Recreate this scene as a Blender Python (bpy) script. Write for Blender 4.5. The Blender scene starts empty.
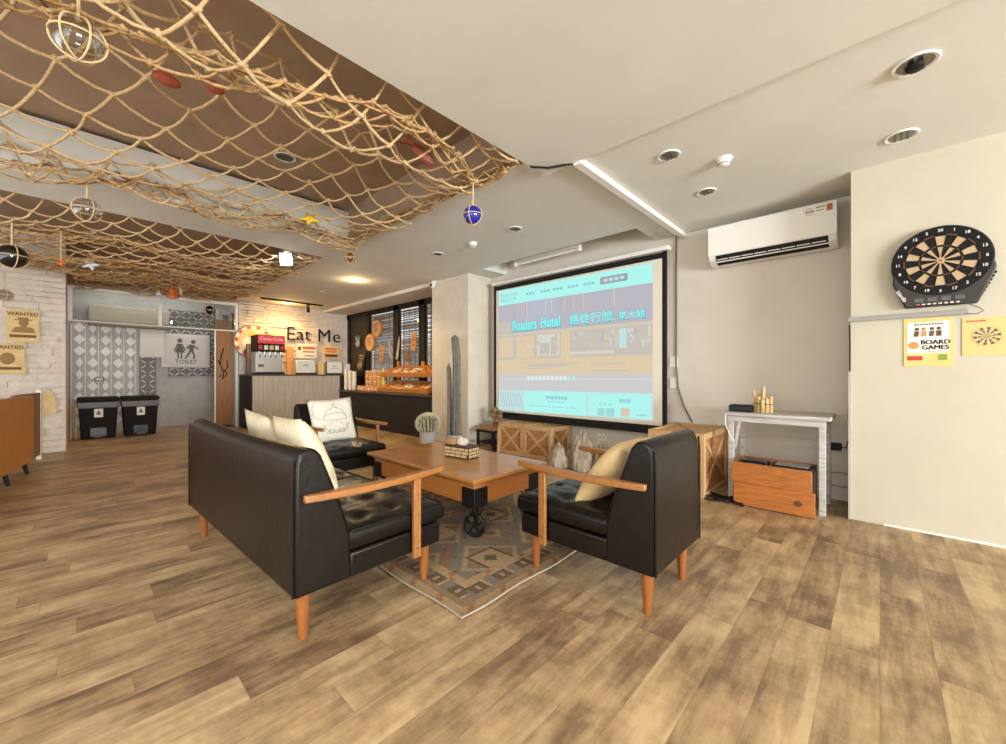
import bpy, bmesh, math, random
from mathutils import Vector, Matrix, noise
random.seed(7)
S = bpy.context.scene
COL = S.collection
PI = math.pi

# ------------------------------------------------------------------ materials
def lin(c):
    c = c / 255.0
    return c / 12.92 if c <= 0.04045 else ((c + 0.055) / 1.055) ** 2.4
def rgb(c): return (lin(c[0]), lin(c[1]), lin(c[2]), 1.0)

class NT:
    def __init__(s, m): s.t = m.node_tree; s.n = s.t.nodes; s.l = s.t.links
    def new(s, kind, **kw):
        n = s.n.new(kind)
        for k, v in kw.items():
            if k.startswith('i_'):
                n.inputs[k[2:].replace('_', ' ')].default_value = v
            else: setattr(n, k, v)
        return n
    def link(s, a, b): s.l.new(a, b)

def M(name, c, rough=0.5, metal=0.0, spec=0.5, var=0.0, scale=8.0, stretch=(1, 1, 1), bump=0.0, bscale=60.0, emit=None, estr=0.0, coat=0.0, c2=None, trans=0.0, alpha=1.0):
    m = bpy.data.materials.new(name); m.use_nodes = True
    k = NT(m); b = k.n['Principled BSDF']
    b.inputs['Base Color'].default_value = rgb(c)
    b.inputs['Roughness'].default_value = rough
    b.inputs['Metallic'].default_value = metal
    b.inputs['Specular IOR Level'].default_value = spec
    b.inputs['Coat Weight'].default_value = coat
    b.inputs['Transmission Weight'].default_value = trans
    b.inputs['Alpha'].default_value = alpha
    m.diffuse_color = rgb(c)
    tc = k.new('ShaderNodeTexCoord')
    if var or c2:
        mp = k.new('ShaderNodeMapping'); mp.inputs['Scale'].default_value = stretch
        k.link(tc.outputs['Object'], mp.inputs['Vector'])
        nz = k.new('ShaderNodeTexNoise'); nz.inputs['Scale'].default_value = scale; nz.inputs['Detail'].default_value = 6
        nz.inputs['Roughness'].default_value = 0.65
        k.link(mp.outputs['Vector'], nz.inputs['Vector'])
        rp = k.new('ShaderNodeValToRGB')
        rp.color_ramp.elements[0].position = 0.3; rp.color_ramp.elements[1].position = 0.7
        if c2: ca, cb = rgb(c), rgb(c2)
        else:
            ca = rgb([max(0, v * (1 - var)) for v in c]); cb = rgb([min(255, v * (1 + var)) for v in c])
        rp.color_ramp.elements[0].color = ca; rp.color_ramp.elements[1].color = cb
        k.link(nz.outputs['Fac'], rp.inputs['Fac']); k.link(rp.outputs['Color'], b.inputs['Base Color'])
    if bump:
        nb = k.new('ShaderNodeTexNoise'); nb.inputs['Scale'].default_value = bscale; nb.inputs['Detail'].default_value = 4
        k.link(tc.outputs['Object'], nb.inputs['Vector'])
        bp = k.new('ShaderNodeBump'); bp.inputs['Strength'].default_value = bump; bp.inputs['Distance'].default_value = 0.01
        k.link(nb.outputs['Fac'], bp.inputs['Height']); k.link(bp.outputs['Normal'], b.inputs['Normal'])
    if emit:
        b.inputs['Emission Color'].default_value = rgb(emit); b.inputs['Emission Strength'].default_value = estr
    return m

def floor_material():
    m = bpy.data.materials.new('plank_floor'); m.use_nodes = True
    k = NT(m); b = k.n['Principled BSDF']
    tc = k.new('ShaderNodeTexCoord'); sp = k.new('ShaderNodeSeparateXYZ'); k.link(tc.outputs['Object'], sp.inputs[0])
    def math_(op, a, bb=None):
        n = k.new('ShaderNodeMath', operation=op)
        for i, v in enumerate((a, bb)):
            if v is None: continue
            if isinstance(v, (int, float)): n.inputs[i].default_value = v
            else: k.link(v, n.inputs[i])
        return n.outputs[0]
    W, L = 0.155, 1.15
    xs = math_('DIVIDE', sp.outputs[0], W); row = math_('FLOOR', xs)
    wn0 = k.new('ShaderNodeTexWhiteNoise', noise_dimensions='1D'); k.link(row, wn0.inputs['W'])
    ys = math_('ADD', math_('DIVIDE', sp.outputs[1], L), wn0.outputs['Value']); cell = math_('FLOOR', ys)
    cb = k.new('ShaderNodeCombineXYZ'); k.link(row, cb.inputs[0]); k.link(cell, cb.inputs[1])
    wn = k.new('ShaderNodeTexWhiteNoise', noise_dimensions='3D'); k.link(cb.outputs[0], wn.inputs['Vector'])
    # stretched grain, shifted per plank
    off = k.new('ShaderNodeVectorMath', operation='MULTIPLY_ADD')
    k.link(wn.outputs['Color'], off.inputs[0]); off.inputs[1].default_value = (30, 30, 30); k.link(tc.outputs['Object'], off.inputs[2])
    mp = k.new('ShaderNodeMapping'); mp.inputs['Scale'].default_value = (11, 1.3, 1); k.link(off.outputs[0], mp.inputs['Vector'])
    n1 = k.new('ShaderNodeTexNoise'); n1.inputs['Scale'].default_value = 1.6; n1.inputs['Detail'].default_value = 8; n1.inputs['Roughness'].default_value = 0.7
    k.link(mp.outputs[0], n1.inputs['Vector'])
    mp2 = k.new('ShaderNodeMapping'); mp2.inputs['Scale'].default_value = (3.6, 2.0, 1); k.link(off.outputs[0], mp2.inputs['Vector'])
    n2 = k.new('ShaderNodeTexNoise'); n2.inputs['Scale'].default_value = 1.3; n2.inputs['Detail'].default_value = 5; n2.inputs['Roughness'].default_value = 0.6
    k.link(mp2.outputs[0], n2.inputs['Vector'])
    # fine sawn cross marks
    mp3 = k.new('ShaderNodeMapping'); mp3.inputs['Scale'].default_value = (16, 34, 1); k.link(off.outputs[0], mp3.inputs['Vector'])
    n3 = k.new('ShaderNodeTexNoise'); n3.inputs['Scale'].default_value = 1.0; n3.inputs['Detail'].default_value = 3
    k.link(mp3.outputs[0], n3.inputs['Vector'])
    v = math_('ADD', math_('MULTIPLY', n1.outputs['Fac'], 0.44), math_('MULTIPLY', n2.outputs['Fac'], 0.52))
    n4 = k.new('ShaderNodeTexNoise'); n4.inputs['Scale'].default_value = 2.6; n4.inputs['Detail'].default_value = 7; n4.inputs['Roughness'].default_value = 0.68
    k.link(tc.outputs['Object'], n4.inputs['Vector'])
    v = math_('ADD', v, math_('MULTIPLY', math_('SUBTRACT', n4.outputs['Fac'], 0.5), 0.20))
    v = math_('ADD', v, math_('ADD', math_('MULTIPLY', n3.outputs['Fac'], 0.08), 0.04))
    v = math_('ADD', v, math_('MULTIPLY', wn.outputs['Value'], 0.10))
    rp = k.new('ShaderNodeValToRGB'); e = rp.color_ramp.elements
    e[0].position = 0.42; e[0].color = rgb((94, 73, 53)); e[1].position = 0.74; e[1].color = rgb((192, 165, 125))
    x = e.new(0.53); x.color = rgb((126, 101, 75)); x = e.new(0.63); x.color = rgb((164, 136, 100))
    k.link(v, rp.inputs['Fac'])
    # seams
    fx = math_('FRACT', xs); fy = math_('FRACT', ys)
    ex = math_('LESS_THAN', math_('MINIMUM', fx, math_('SUBTRACT', 1.0, fx)), 0.012)
    ey = math_('LESS_THAN', math_('MINIMUM', fy, math_('SUBTRACT', 1.0, fy)), 0.0016)
    sm = math_('MAXIMUM', ex, ey)
    mx = k.new('ShaderNodeMix', data_type='RGBA'); k.link(math_('MULTIPLY', sm, 0.22), mx.inputs[0]); k.link(rp.outputs[0], mx.inputs[6]); mx.inputs[7].default_value = rgb((66, 46, 32))
    k.link(mx.outputs[2], b.inputs['Base Color'])
    b.inputs['Roughness'].default_value = 0.42; b.inputs['Specular IOR Level'].default_value = 0.35
    bp = k.new('ShaderNodeBump'); bp.inputs['Strength'].default_value = 0.12; bp.inputs['Distance'].default_value = 0.004
    k.link(math_('SUBTRACT', v, math_('MULTIPLY', sm, 0.6)), bp.inputs['Height']); k.link(bp.outputs[0], b.inputs['Normal'])
    return m

def glass(name, tint=(255, 255, 255), mixf=0.88, rough=0.02):
    m = bpy.data.materials.new(name); m.use_nodes = True
    k = NT(m); k.n.remove(k.n['Principled BSDF']); out = k.n['Material Output']
    t = k.new('ShaderNodeBsdfTransparent'); t.inputs[0].default_value = rgb(tint)
    g = k.new('ShaderNodeBsdfGlossy'); g.inputs['Roughness'].default_value = rough
    lw = k.new('ShaderNodeLayerWeight'); lw.inputs[0].default_value = 0.35
    ml = k.new('ShaderNodeMath', operation='MULTIPLY_ADD'); ml.inputs[1].default_value = 0.6; ml.inputs[2].default_value = 1 - mixf
    k.link(lw.outputs['Facing'], ml.inputs[0])
    mx = k.new('ShaderNodeMixShader'); k.link(ml.outputs[0], mx.inputs[0]); k.link(t.outputs[0], mx.inputs[1]); k.link(g.outputs[0], mx.inputs[2])
    k.link(mx.outputs[0], out.inputs['Surface'])
    return m

FLOOR = floor_material()
WALL = M('wall_paint', (214, 205, 190), 0.75, spec=0.2, var=0.02, scale=2.0, bump=0.05, bscale=30)
CEIL = M('ceiling_paint', (222, 221, 211), 0.8, spec=0.15, var=0.015, scale=1.5)
DARTW = M('dart_wall_paint', (192, 184, 163), 0.75, spec=0.2, var=0.02, scale=2.0, bump=0.05, bscale=30)
CREAMPAINT = M('pillar_paint', (216, 205, 186), 0.8, spec=0.15, var=0.04, scale=3, bump=0.08, bscale=14)
CONC = M('raw_slab', (172, 148, 124), 0.85, spec=0.1, var=0.06, scale=2.5)
BRICKW = M('painted_brick', (208, 195, 178), 0.8, spec=0.15, var=0.07, scale=9, bump=0.35, bscale=45)
WHITE = M('white_plastic', (236, 232, 222), 0.4, spec=0.4)
WHITEM = M('white_metal', (232, 228, 218), 0.45)
TRIMG = M('grey_trim', (150, 145, 136), 0.5)
LEATHER = M('black_leather', (17, 12, 9), 0.34, spec=0.36, var=0.15, scale=5, bump=0.16, bscale=26)
LEATHB = M('black_leather_back', (27, 22, 19), 0.4, spec=0.4, bump=0.12, bscale=220)
WOOD = M('orange_teak', (140, 90, 44), 0.38, spec=0.45, c2=(164, 110, 58), scale=3, stretch=(1, 14, 14), coat=0.15)
LEGWOOD = M('leg_teak', (134, 78, 36), 0.35, c2=(156, 95, 46), scale=4, stretch=(10, 10, 1), coat=0.2)
TABLEW = M('table_oak', (164, 108, 52), 0.26, c2=(186, 128, 68), scale=2.5, stretch=(1, 16, 16), coat=0.3)
TABLES = M('table_oak_side', (176, 108, 50), 0.35, c2=(192, 124, 62), scale=2.5, stretch=(1, 16, 16))
IRON = M('black_iron', (24, 23, 22), 0.5, metal=0.3)
BLACK = M('black_matte', (22, 20, 19), 0.6, spec=0.3)
BLACKG = M('black_gloss', (16, 15, 15), 0.25)
CREAM = M('cream_linen', (228, 212, 178), 0.95, spec=0.05, var=0.04, scale=30, bump=0.15, bscale=400)
CREAMW = M('white_linen', (232, 224, 206), 0.95, spec=0.05, var=0.03, scale=30, bump=0.15, bscale=400)
BEIGEP = M('faded_beige_cotton', (216, 184, 132), 0.95, spec=0.05, c2=(226, 200, 152), scale=10, bump=0.2, bscale=200)
INK = M('grey_ink', (92, 86, 80), 0.8)
CRATE = M('crate_wood', (146, 96, 54), 0.6, spec=0.25, c2=(186, 136, 86), scale=5, stretch=(2, 2, 9))
CRATEL = M('crate_batten', (182, 140, 94), 0.6, spec=0.25, c2=(204, 166, 118), scale=5, stretch=(6, 6, 2))
ROPE = M('sisal_rope', (206, 176, 130), 0.95, spec=0.05, var=0.14, scale=90, bump=0.5, bscale=260)
ROPE2 = M('old_sisal_rope', (180, 146, 100), 0.95, spec=0.05, var=0.2, scale=40, bump=0.5, bscale=260)
CORD = M('pale_cord', (214, 184, 138), 0.9, spec=0.05)
CONSOLE = M('whitewashed_wood', (150, 142, 132), 0.6, c2=(206, 202, 194), scale=5, stretch=(1, 16, 16))
PINE = M('orange_pine', (150, 82, 28), 0.5, c2=(190, 118, 52), scale=6, stretch=(1.2, 12, 12))
PINED = M('pine_knot', (96, 56, 24), 0.5)
BAMBOO = M('bamboo', (206, 176, 118), 0.5, c2=(186, 148, 90), scale=9)
GREYW = M('grey_laminate', (158, 146, 128), 0.5, c2=(188, 176, 156), scale=3, stretch=(9, 9, 0.9))
DARKC = M('charcoal_panel', (38, 35, 35), 0.6, spec=0.25)
BROWNT = M('brown_top', (84, 68, 54), 0.4)
CACT = M('cactus_flesh', (104, 104, 82), 0.8, var=0.15, scale=14)
SPINE = M('cactus_spine', (226, 214, 186), 0.8)
CEREUS = M('grey_cactus', (108, 104, 92), 0.85, c2=(146, 140, 124), scale=12)
POTG = M('concrete_pot', (178, 172, 162), 0.85, var=0.06, scale=10)
STONE = M('pale_stone', (104, 88, 70), 0.9, c2=(196, 180, 154), scale=9, stretch=(3, 3, 0.55), bump=0.8, bscale=30)
TAN = M('tan_leather', (176, 116, 56), 0.5, c2=(190, 130, 66), scale=6)
BROWNP = M('brown_panel', (122, 94, 62), 0.55, c2=(146, 116, 80), scale=5, stretch=(8, 8, 1))
STEEL = M('steel', (196, 192, 186), 0.3, metal=0.9)
GREYP = M('grey_plaster', (166, 160, 154), 0.8, c2=(188, 183, 176), scale=4)
TIN = M('pressed_tin', (196, 190, 182), 0.5, metal=0.15)
TIND = M('pressed_tin_dark', (112, 106, 100), 0.55, metal=0.15)
PAPERO = M('old_paper', (206, 172, 112), 0.9, c2=(222, 192, 136), scale=8)
PAPERD = M('old_paper_ink', (112, 84, 50), 0.9)
PAPERW = M('white_paper', (234, 228, 214), 0.85)
PAPERY = M('yellow_paper', (222, 186, 104), 0.8, c2=(228, 198, 126), scale=5)
PAPERP = M('pale_yellow_paper', (216, 186, 124), 0.8)
RED = M('red_print', (184, 52, 40), 0.5)
PINK = M('cooler_red', (214, 62, 66), 0.4, emit=(214, 62, 66), estr=0.25)
GREEN = M('green_print', (132, 150, 52), 0.7)
WICK = M('plank_brown', (146, 94, 48), 0.5, c2=(178, 122, 66), scale=4, stretch=(12, 12, 0.8))
BURN = M('burnt_mark', (44, 28, 18), 0.8)
CHROME = M('chrome', (206, 204, 200), 0.15, metal=1.0)
GREYPL = M('grey_plastic', (96, 92, 88), 0.5)
BIN = M('bin_plastic', (28, 25, 23), 0.75, spec=.2)
BAG = M('bin_liner', (104, 98, 92), 0.35, alpha=0.8)
GLASS = glass('clear_glass', (232, 232, 230), .95)
GLASSB = M('blue_glass', (30, 40, 150), 0.08, spec=.6, coat=.5)
GLASSA = M('amber_glass', (120, 70, 28), 0.08, spec=.6, coat=.5)
GLASSK = M('black_glass', (18, 19, 24), 0.06, spec=.6, coat=.5)
GLASSP = glass('pane_glass', (236, 240, 240), 0.95)
BLIND = M('bamboo_blind', (88, 72, 56), 0.7, c2=(120, 102, 82), scale=20, stretch=(3, 3, 20))
ORANGE = M('orange_shell', (196, 98, 40), 0.7, var=0.2, scale=20)
YELLOW = M('yellow_star', (226, 186, 40), 0.7)
SILVER = M('pale_shell', (206, 206, 204), 0.5)
AMBER = M('amber_sweets', (176, 104, 44), 0.4, c2=(222, 164, 88), scale=24)
SNACKA = M('snack_wrap_orange', (214, 150, 76), 0.45)
SNACKB = M('snack_wrap_white', (226, 210, 178), 0.45)
SNACKC = M('snack_wrap_red', (176, 96, 56), 0.45)
TRAY = M('tray_wood', (182, 112, 46), 0.5, c2=(206, 138, 66), scale=5, stretch=(2, 12, 12))
LIME = M('lime_print', (206, 200, 60), 0.6)
DARTC = M('dart_cream', (182, 154, 116), 0.7)
DARTK = M('dart_black', (19, 16, 15), 0.6, spec=.2)
DARTR = M('dart_rust', (92, 56, 32), 0.6)
NUMW = M('number_white', (222, 214, 200), 0.6)
WARMLAMP = M('lit_warm_lamp', (255, 220, 150), 0.5, emit=(255, 206, 120), estr=14)
COOLLAMP = M('lit_cool_lamp', (250, 250, 255), 0.5, emit=(244, 248, 255), estr=2.2)
REFL = M('lamp_reflector', (150, 142, 130), 0.3, metal=0.7)
SCREENF = M('screen_fabric', (226, 216, 196), 0.8, spec=0.1)
def EM(name, c, s=0.86, base=0.10):
    return M(name, [v * base for v in c], 0.9, spec=0.0, emit=c, estr=s)

# ------------------------------------------------------------------ builders
class MB:
    def __init__(s): s.b = bmesh.new(); s.mi = 0
    def _m(s, faces):
        for f in faces: f.material_index = s.mi
    def poly(s, pts):
        f = s.b.faces.new([s.b.verts.new(p) for p in pts]); f.material_index = s.mi; return s
    def box(s, x0, x1, y0, y1, z0, z1, M4=None):
        c = [(x0, y0, z0), (x1, y0, z0), (x1, y1, z0), (x0, y1, z0), (x0, y0, z1), (x1, y0, z1), (x1, y1, z1), (x0, y1, z1)]
        if M4: c = [M4 @ Vector(p) for p in c]
        v = [s.b.verts.new(p) for p in c]
        s._m([s.b.faces.new([v[i] for i in q]) for q in ((0, 3, 2, 1), (4, 5, 6, 7), (0, 1, 5, 4), (1, 2, 6, 5), (2, 3, 7, 6), (3, 0, 4, 7))])
        return s
    def bar(s, a, b, w, h, up=(0, 0, 1)):   # rectangular bar between two points
        a, b = Vector(a), Vector(b); d = (b - a); L = d.length; d.normalize()
        u = Vector(up)
        if abs(d.dot(u)) > 0.98: u = Vector((0, 1, 0))
        r = d.cross(u).normalized(); u2 = r.cross(d)
        m = Matrix((r, d, u2)).transposed().to_4x4(); m.translation = a
        return s.box(-w / 2, w / 2, 0, L, -h / 2, h / 2, m)
    def tube(s, pts, r, seg=6, cap=True):
        pts = [Vector(p) for p in pts]; n = len(pts); rings = []
        rr = r if isinstance(r, (list, tuple)) else [r] * n
        t = (pts[1] - pts[0]).normalized(); u = t.orthogonal().normalized()
        for i, p in enumerate(pts):
            t = (pts[min(i + 1, n - 1)] - pts[max(i - 1, 0)])
            if t.length < 1e-9: t = Vector((0, 0, 1))
            t.normalize(); u = (u - t * u.dot(t))
            if u.length < 1e-6: u = t.orthogonal()
            u.normalize(); w = t.cross(u)
            rings.append([s.b.verts.new(p + (u * math.cos(2 * PI * k / seg) + w * math.sin(2 * PI * k / seg)) * rr[i]) for k in range(seg)])
        fs = []
        for i in range(n - 1):
            for k in range(seg):
                fs.append(s.b.faces.new((rings[i][k], rings[i][(k + 1) % seg], rings[i + 1][(k + 1) % seg], rings[i + 1][k])))
        if cap:
            fs.append(s.b.faces.new(rings[0][::-1])); fs.append(s.b.faces.new(rings[-1]))
        s._m(fs); return s
    def lathe(s, prof, seg=24, M4=None, mod=None):  # prof: (r, z) from bottom to top about z
        rings = []
        for r, z in prof:
            ring = []
            for k in range(seg):
                a = 2 * PI * k / seg; q = r * (mod(a) if mod else 1)
                p = Vector((q * math.cos(a), q * math.sin(a), z))
                ring.append(s.b.verts.new(M4 @ p if M4 else p))
            rings.append(ring)
        fs = []
        for i in range(len(rings) - 1):
            for k in range(seg):
                fs.append(s.b.faces.new((rings[i][k], rings[i][(k + 1) % seg], rings[i + 1][(k + 1) % seg], rings[i + 1][k])))
        fs.append(s.b.faces.new(rings[0][::-1])); fs.append(s.b.faces.new(rings[-1]))
        s._m(fs); return s
    def ball(s, c, r, u=10, v=7):
        if not isinstance(r, (tuple, list)): r = (r, r, r)
        B = s.b; V = B.verts.new
        lo = V((c[0], c[1], c[2] - r[2])); hi = V((c[0], c[1], c[2] + r[2])); rows = []
        for i in range(1, v):
            t = -PI / 2 + PI * i / v; k, z = math.cos(t), math.sin(t)
            rows.append([V((c[0] + r[0] * k * math.cos(2 * PI * j / u), c[1] + r[1] * k * math.sin(2 * PI * j / u), c[2] + r[2] * z)) for j in range(u)])
        fs = []
        for j in range(u):
            j2 = (j + 1) % u; fs.append(B.faces.new((lo, rows[0][j2], rows[0][j]))); fs.append(B.faces.new((hi, rows[-1][j], rows[-1][j2])))
            for i in range(len(rows) - 1): fs.append(B.faces.new((rows[i][j], rows[i][j2], rows[i + 1][j2], rows[i + 1][j])))
        s._m(fs); return s
    def prism(s, poly, a, b, f):   # poly of 2D points; f(p, q, t) -> 3D, extruded between t=a and t=b
        va = [s.b.verts.new(f(p, q, a)) for p, q in poly]; vb = [s.b.verts.new(f(p, q, b)) for p, q in poly]
        n = len(poly); fs = [s.b.faces.new(va), s.b.faces.new(vb[::-1])]
        for i in range(n): fs.append(s.b.faces.new((va[i], vb[i], vb[(i + 1) % n], va[(i + 1) % n])))
        s._m(fs); return s
    def ring(s, c, R, r, axis='y', seg=28, sub=6, sq=1.0, a0=0, a1=2 * PI):
        closed = abs(a1 - a0 - 2 * PI) < 1e-6
        pts = []
        for i in range(seg + 1):
            a = a0 + (a1 - a0) * i / seg; p, q = R * math.cos(a), R * math.sin(a) * sq
            o = {'y': (p, 0, q), 'x': (0, p, q), 'z': (p, q, 0)}[axis]
            pts.append(Vector(c) + Vector(o))
        return s.tube(pts, r, sub, cap=not closed)
    def mesh(s, me, M4):   # add a mesh datablock
        n0 = len(s.b.faces); s.b.from_mesh(me) if False else None
        vs = [s.b.verts.new(M4 @ v.co) for v in me.vertices]; fs = []
        for p in me.polygons:
            try: fs.append(s.b.faces.new([vs[i] for i in p.vertices]))
            except ValueError: pass
        s._m(fs); return s

def OBJ(name, mb, mats, parent=None, smooth=False, bevel=0.0, bseg=2, loc=None, sub=0, ang=40, fixn=True):
    if fixn: bmesh.ops.recalc_face_normals(mb.b, faces=mb.b.faces)
    me = bpy.data.meshes.new(name)
    if loc is not None:
        bmesh.ops.translate(mb.b, verts=mb.b.verts, vec=-Vector(loc))
    mb.b.to_mesh(me); mb.b.free()
    for m in (mats if isinstance(mats, (list, tuple)) else [mats]): me.materials.append(m)
    o = bpy.data.objects.new(name, me); COL.objects.link(o)
    if loc is not None: o.location = loc
    if parent: o.parent = parent
    if bevel:
        d = o.modifiers.new('b', 'BEVEL'); d.width = bevel; d.segments = bseg; d.limit_method = 'ANGLE'; d.angle_limit = math.radians(30)
    if sub:
        d = o.modifiers.new('s', 'SUBSURF'); d.levels = sub; d.render_levels = sub
    if smooth or bevel or sub:
        for p in me.polygons: p.use_smooth = True
        if not sub:
            try: me.set_sharp_from_angle(angle=math.radians(ang))
            except Exception: pass
    return o

def tag(o, label, cat, group=None, kind=None):
    if label: o['label'] = label
    if cat: o['category'] = cat
    if group: o['group'] = group
    if kind: o['kind'] = kind
    return o
def thing(name, label, cat, loc=(0, 0, 0), rz=0, group=None):
    o = bpy.data.objects.new(name, None); COL.objects.link(o); o.empty_display_size = 0.1
    o.location = loc; o.rotation_euler = (0, 0, rz)
    return tag(o, label, cat, group)
def one(name, mb, mats, label, cat, group=None, **kw):
    return tag(OBJ(name, mb, mats, **kw), label, cat, group)
def struct(name, mb, mats, **kw):
    o = OBJ(name, mb, mats, **kw)
    if not kw.get('parent'): o['kind'] = 'structure'
    return o
def dup(root, loc, rz, label=None, group=None):
    r = root.copy(); COL.objects.link(r); r.location = loc; r.rotation_euler = (0, 0, rz)
    if label: r['label'] = label
    if group: r['group'] = group
    for ch in list(root.children):
        c = ch.copy(); COL.objects.link(c); c.parent = r
        for g in list(ch.children):
            d = g.copy(); COL.objects.link(d); d.parent = c
    return r
_tcache = {}
def text_mesh(body, extrude=0.0, fat=0.0):
    key = (body, extrude, fat)
    if key in _tcache: return _tcache[key]
    cu = bpy.data.curves.new('t', 'FONT'); cu.body = body; cu.size = 1.0; cu.extrude = extrude; cu.offset = fat
    cu.align_x = 'CENTER'; cu.align_y = 'CENTER'; cu.resolution_u = 3
    o = bpy.data.objects.new('t', cu); COL.objects.link(o)
    dg = bpy.context.evaluated_depsgraph_get(); dg.update()
    me = bpy.data.meshes.new_from_object(o.evaluated_get(dg), depsgraph=dg)
    bpy.data.objects.remove(o); _tcache[key] = me
    return me
def frame_neg_y(x, y, z, s): # local text x -> +X, y -> +Z, facing -Y
    return Matrix(((s, 0, 0, x), (0, 0, -s, y), (0, s, 0, z), (0, 0, 0, 1)))
def frame_pos_x(x, y, z, s): # facing +X, text runs along +Y
    return Matrix(((0, 0, s, x), (s, 0, 0, y), (0, s, 0, z), (0, 0, 0, 1)))
def frame_up(x, y, z, s):
    return Matrix(((s, 0, 0, x), (0, s, 0, y), (0, 0, s, z), (0, 0, 0, 1)))
def fit(me, w=None, h=None):
    xs = [v.co.x for v in me.vertices]; ys = [v.co.y for v in me.vertices]
    return (min(xs), max(xs), min(ys), max(ys))

# ------------------------------------------------------------------ room shell
ZC = 2.635
XL, XR, YB, YF = -9.79, 7.2, 4.55, -3.6
struct('floor', MB().box(-11.1, XR + .1, YF - .1, 4.9, -0.1, 0), FLOOR)
c = MB()
c.box(-1.855, XR, YF, 2.44, ZC - .025, 3.0)
c.box(-1.855, XR, 2.44, YB + .2, ZC, 3.0)
c.box(-5.33, -4.59, YF, 2.21, ZC, 3.02)
c.box(XL - .1, -1.855, 2.21, 4.03, ZC, 3.0)
c.box(XL - .1, -4.21, 4.03, 4.9, ZC, 3.0)
c.box(-4.21, -1.855, 4.03, 4.8, 2.95, 3.0)
c.box(-1.87, -1.855, 4.03, 4.75, ZC, 3.0)
struct('ceiling', c, CEIL)
struct('ceiling_slab', MB().box(-11.1, -1.8, YF - .1, 2.3, 3.05, 3.15), CONC)
# drop soffit over the counter window
struct('trim_1', MB().box(XL, -5.46, 4.06, 4.9, 2.575, ZC + .01), CEIL)
struct('trim_3', MB().box(-4.59, -1.87, 2.195, 2.2095, ZC + .004, 3.05).box(-9.7, -5.33, 2.195, 2.2095, ZC + .004, 3.05), CONC)
struct('wall_back', MB().box(-5.46, -.16, YB, YB + .12, 0, 3.0), WALL)
struct('wall_dart', MB().box(-.16, XR + .1, 4.02, 4.67, 0, ZC + .02), DARTW)
struct('baseboard_dart', MB().box(0.02, XR, 4.012, 4.022, 0.0, 0.012), WHITEM)
struct('pillar', MB().box(-5.46, -4.555, 4.06, YB + .1, 0, ZC + .02), CREAMPAINT, bevel=.006)
# right wall with a wide daylight window, unseen front wall with openings added for the fill light
w = MB()
w.box(XR, XR + .12, YF, -1.8, 0, 3.0).box(XR, XR + .12, 2.7, 4.1, 0, 3.0).box(XR, XR + .12, -1.8, 2.7, 0, .35).box(XR, XR + .12, -1.8, 2.7, 2.5, 3.0)
struct('wall_right', w, WALL)
w = MB()
w.box(-11.1, -7.6, YF - .12, YF, 0, 3.1).box(2.6, XR + .12, YF - .12, YF, 0, 3.1).box(-7.6, 2.6, YF - .12, YF, 0, .3).box(-7.6, 2.6, YF - .12, YF, 2.5, 3.1)
struct('wall_front', w, WALL)
def ledger(mb, X, y0, y1, z0, z1, rmin=.05, rmax=.07):   # split-face stone courses facing +X
    z = z0
    while z < z1 - .01:
        h = min(random.uniform(rmin, rmax), z1 - z); y = y0 - random.uniform(0, .2)
        while y < y1:
            L = random.uniform(.22, .62); a, b = max(y, y0), min(y + L, y1)
            if b - a > .01:
                d = random.uniform(.008, .05)
                mb.box(X - .05, X + d, a + .002, b - .002, z + .0075, z + h - .0075)
            y += L
        z += h
w = MB(); w.box(XL - .1, -8.46, YF, -.125, 0, 3.05)
ledger(w, -8.46, YF, -.125, 0, 2.65, .07, .10)
struct('wall_left', w, BRICKW)
w = MB(); w.box(XL - .12, XL, 2.30, 4.9, 0, 3.0)
ledger(w, XL, 2.30, 3.95, 0.9, 2.62, .055, .08)
struct('wall_counter', w, BRICKW)
# toilet hallway
w = MB()
w.box(-11.02, -10.9, -.6, 2.5, 0, 3.05).box(-11.02, XL, -.25, -.13, 0, 3.05).box(-11.02, XL, 2.38, 2.5, 0, 3.05)
struct('wall_hall', w, GREYP)
struct('trim_4', MB().box(-9.83, -9.77, -.13, 2.38, 2.585, 3.05), CONC)
# transom frame
FX = -9.80
f = thing('transom_frame', None, None); f['kind'] = 'structure'; f.name = 'window_2'
t = MB(); yl, yr, zt, zb = -.12, 2.29, 2.58, 2.005
t.box(FX - .03, FX + .03, yl, yr, zt - .06, zt).box(FX - .028, FX + .028, yl + .001, yl + .05, zb - .021, zt - .0605).box(FX - .028, FX + .028, yr - .045, yr - .001, 0, zt - .0605)
t.box(FX - .025, FX + .025, 1.02, 1.07, zb - .019, zt - .0605)
t.box(FX - .02, FX + .02, yl + .051, 1.0195, zb - .02, zb).box(FX - .02, FX + .02, 1.0705, yr - .046, zb - .02, zb)
t.box(FX - .02, FX + .02, 1.885, 1.905, 0, zb - .0205)
OBJ('window_frame', t, WHITEM, f)
OBJ('pane', MB().box(FX - .004, FX + .004, yl + .05, 1.02, zb, zt - .06), GLASSP, f)
OBJ('pane', MB().box(FX - .004, FX + .004, 1.07, yr - .045, zb, zt - .06), GLASSP, f)

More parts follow.
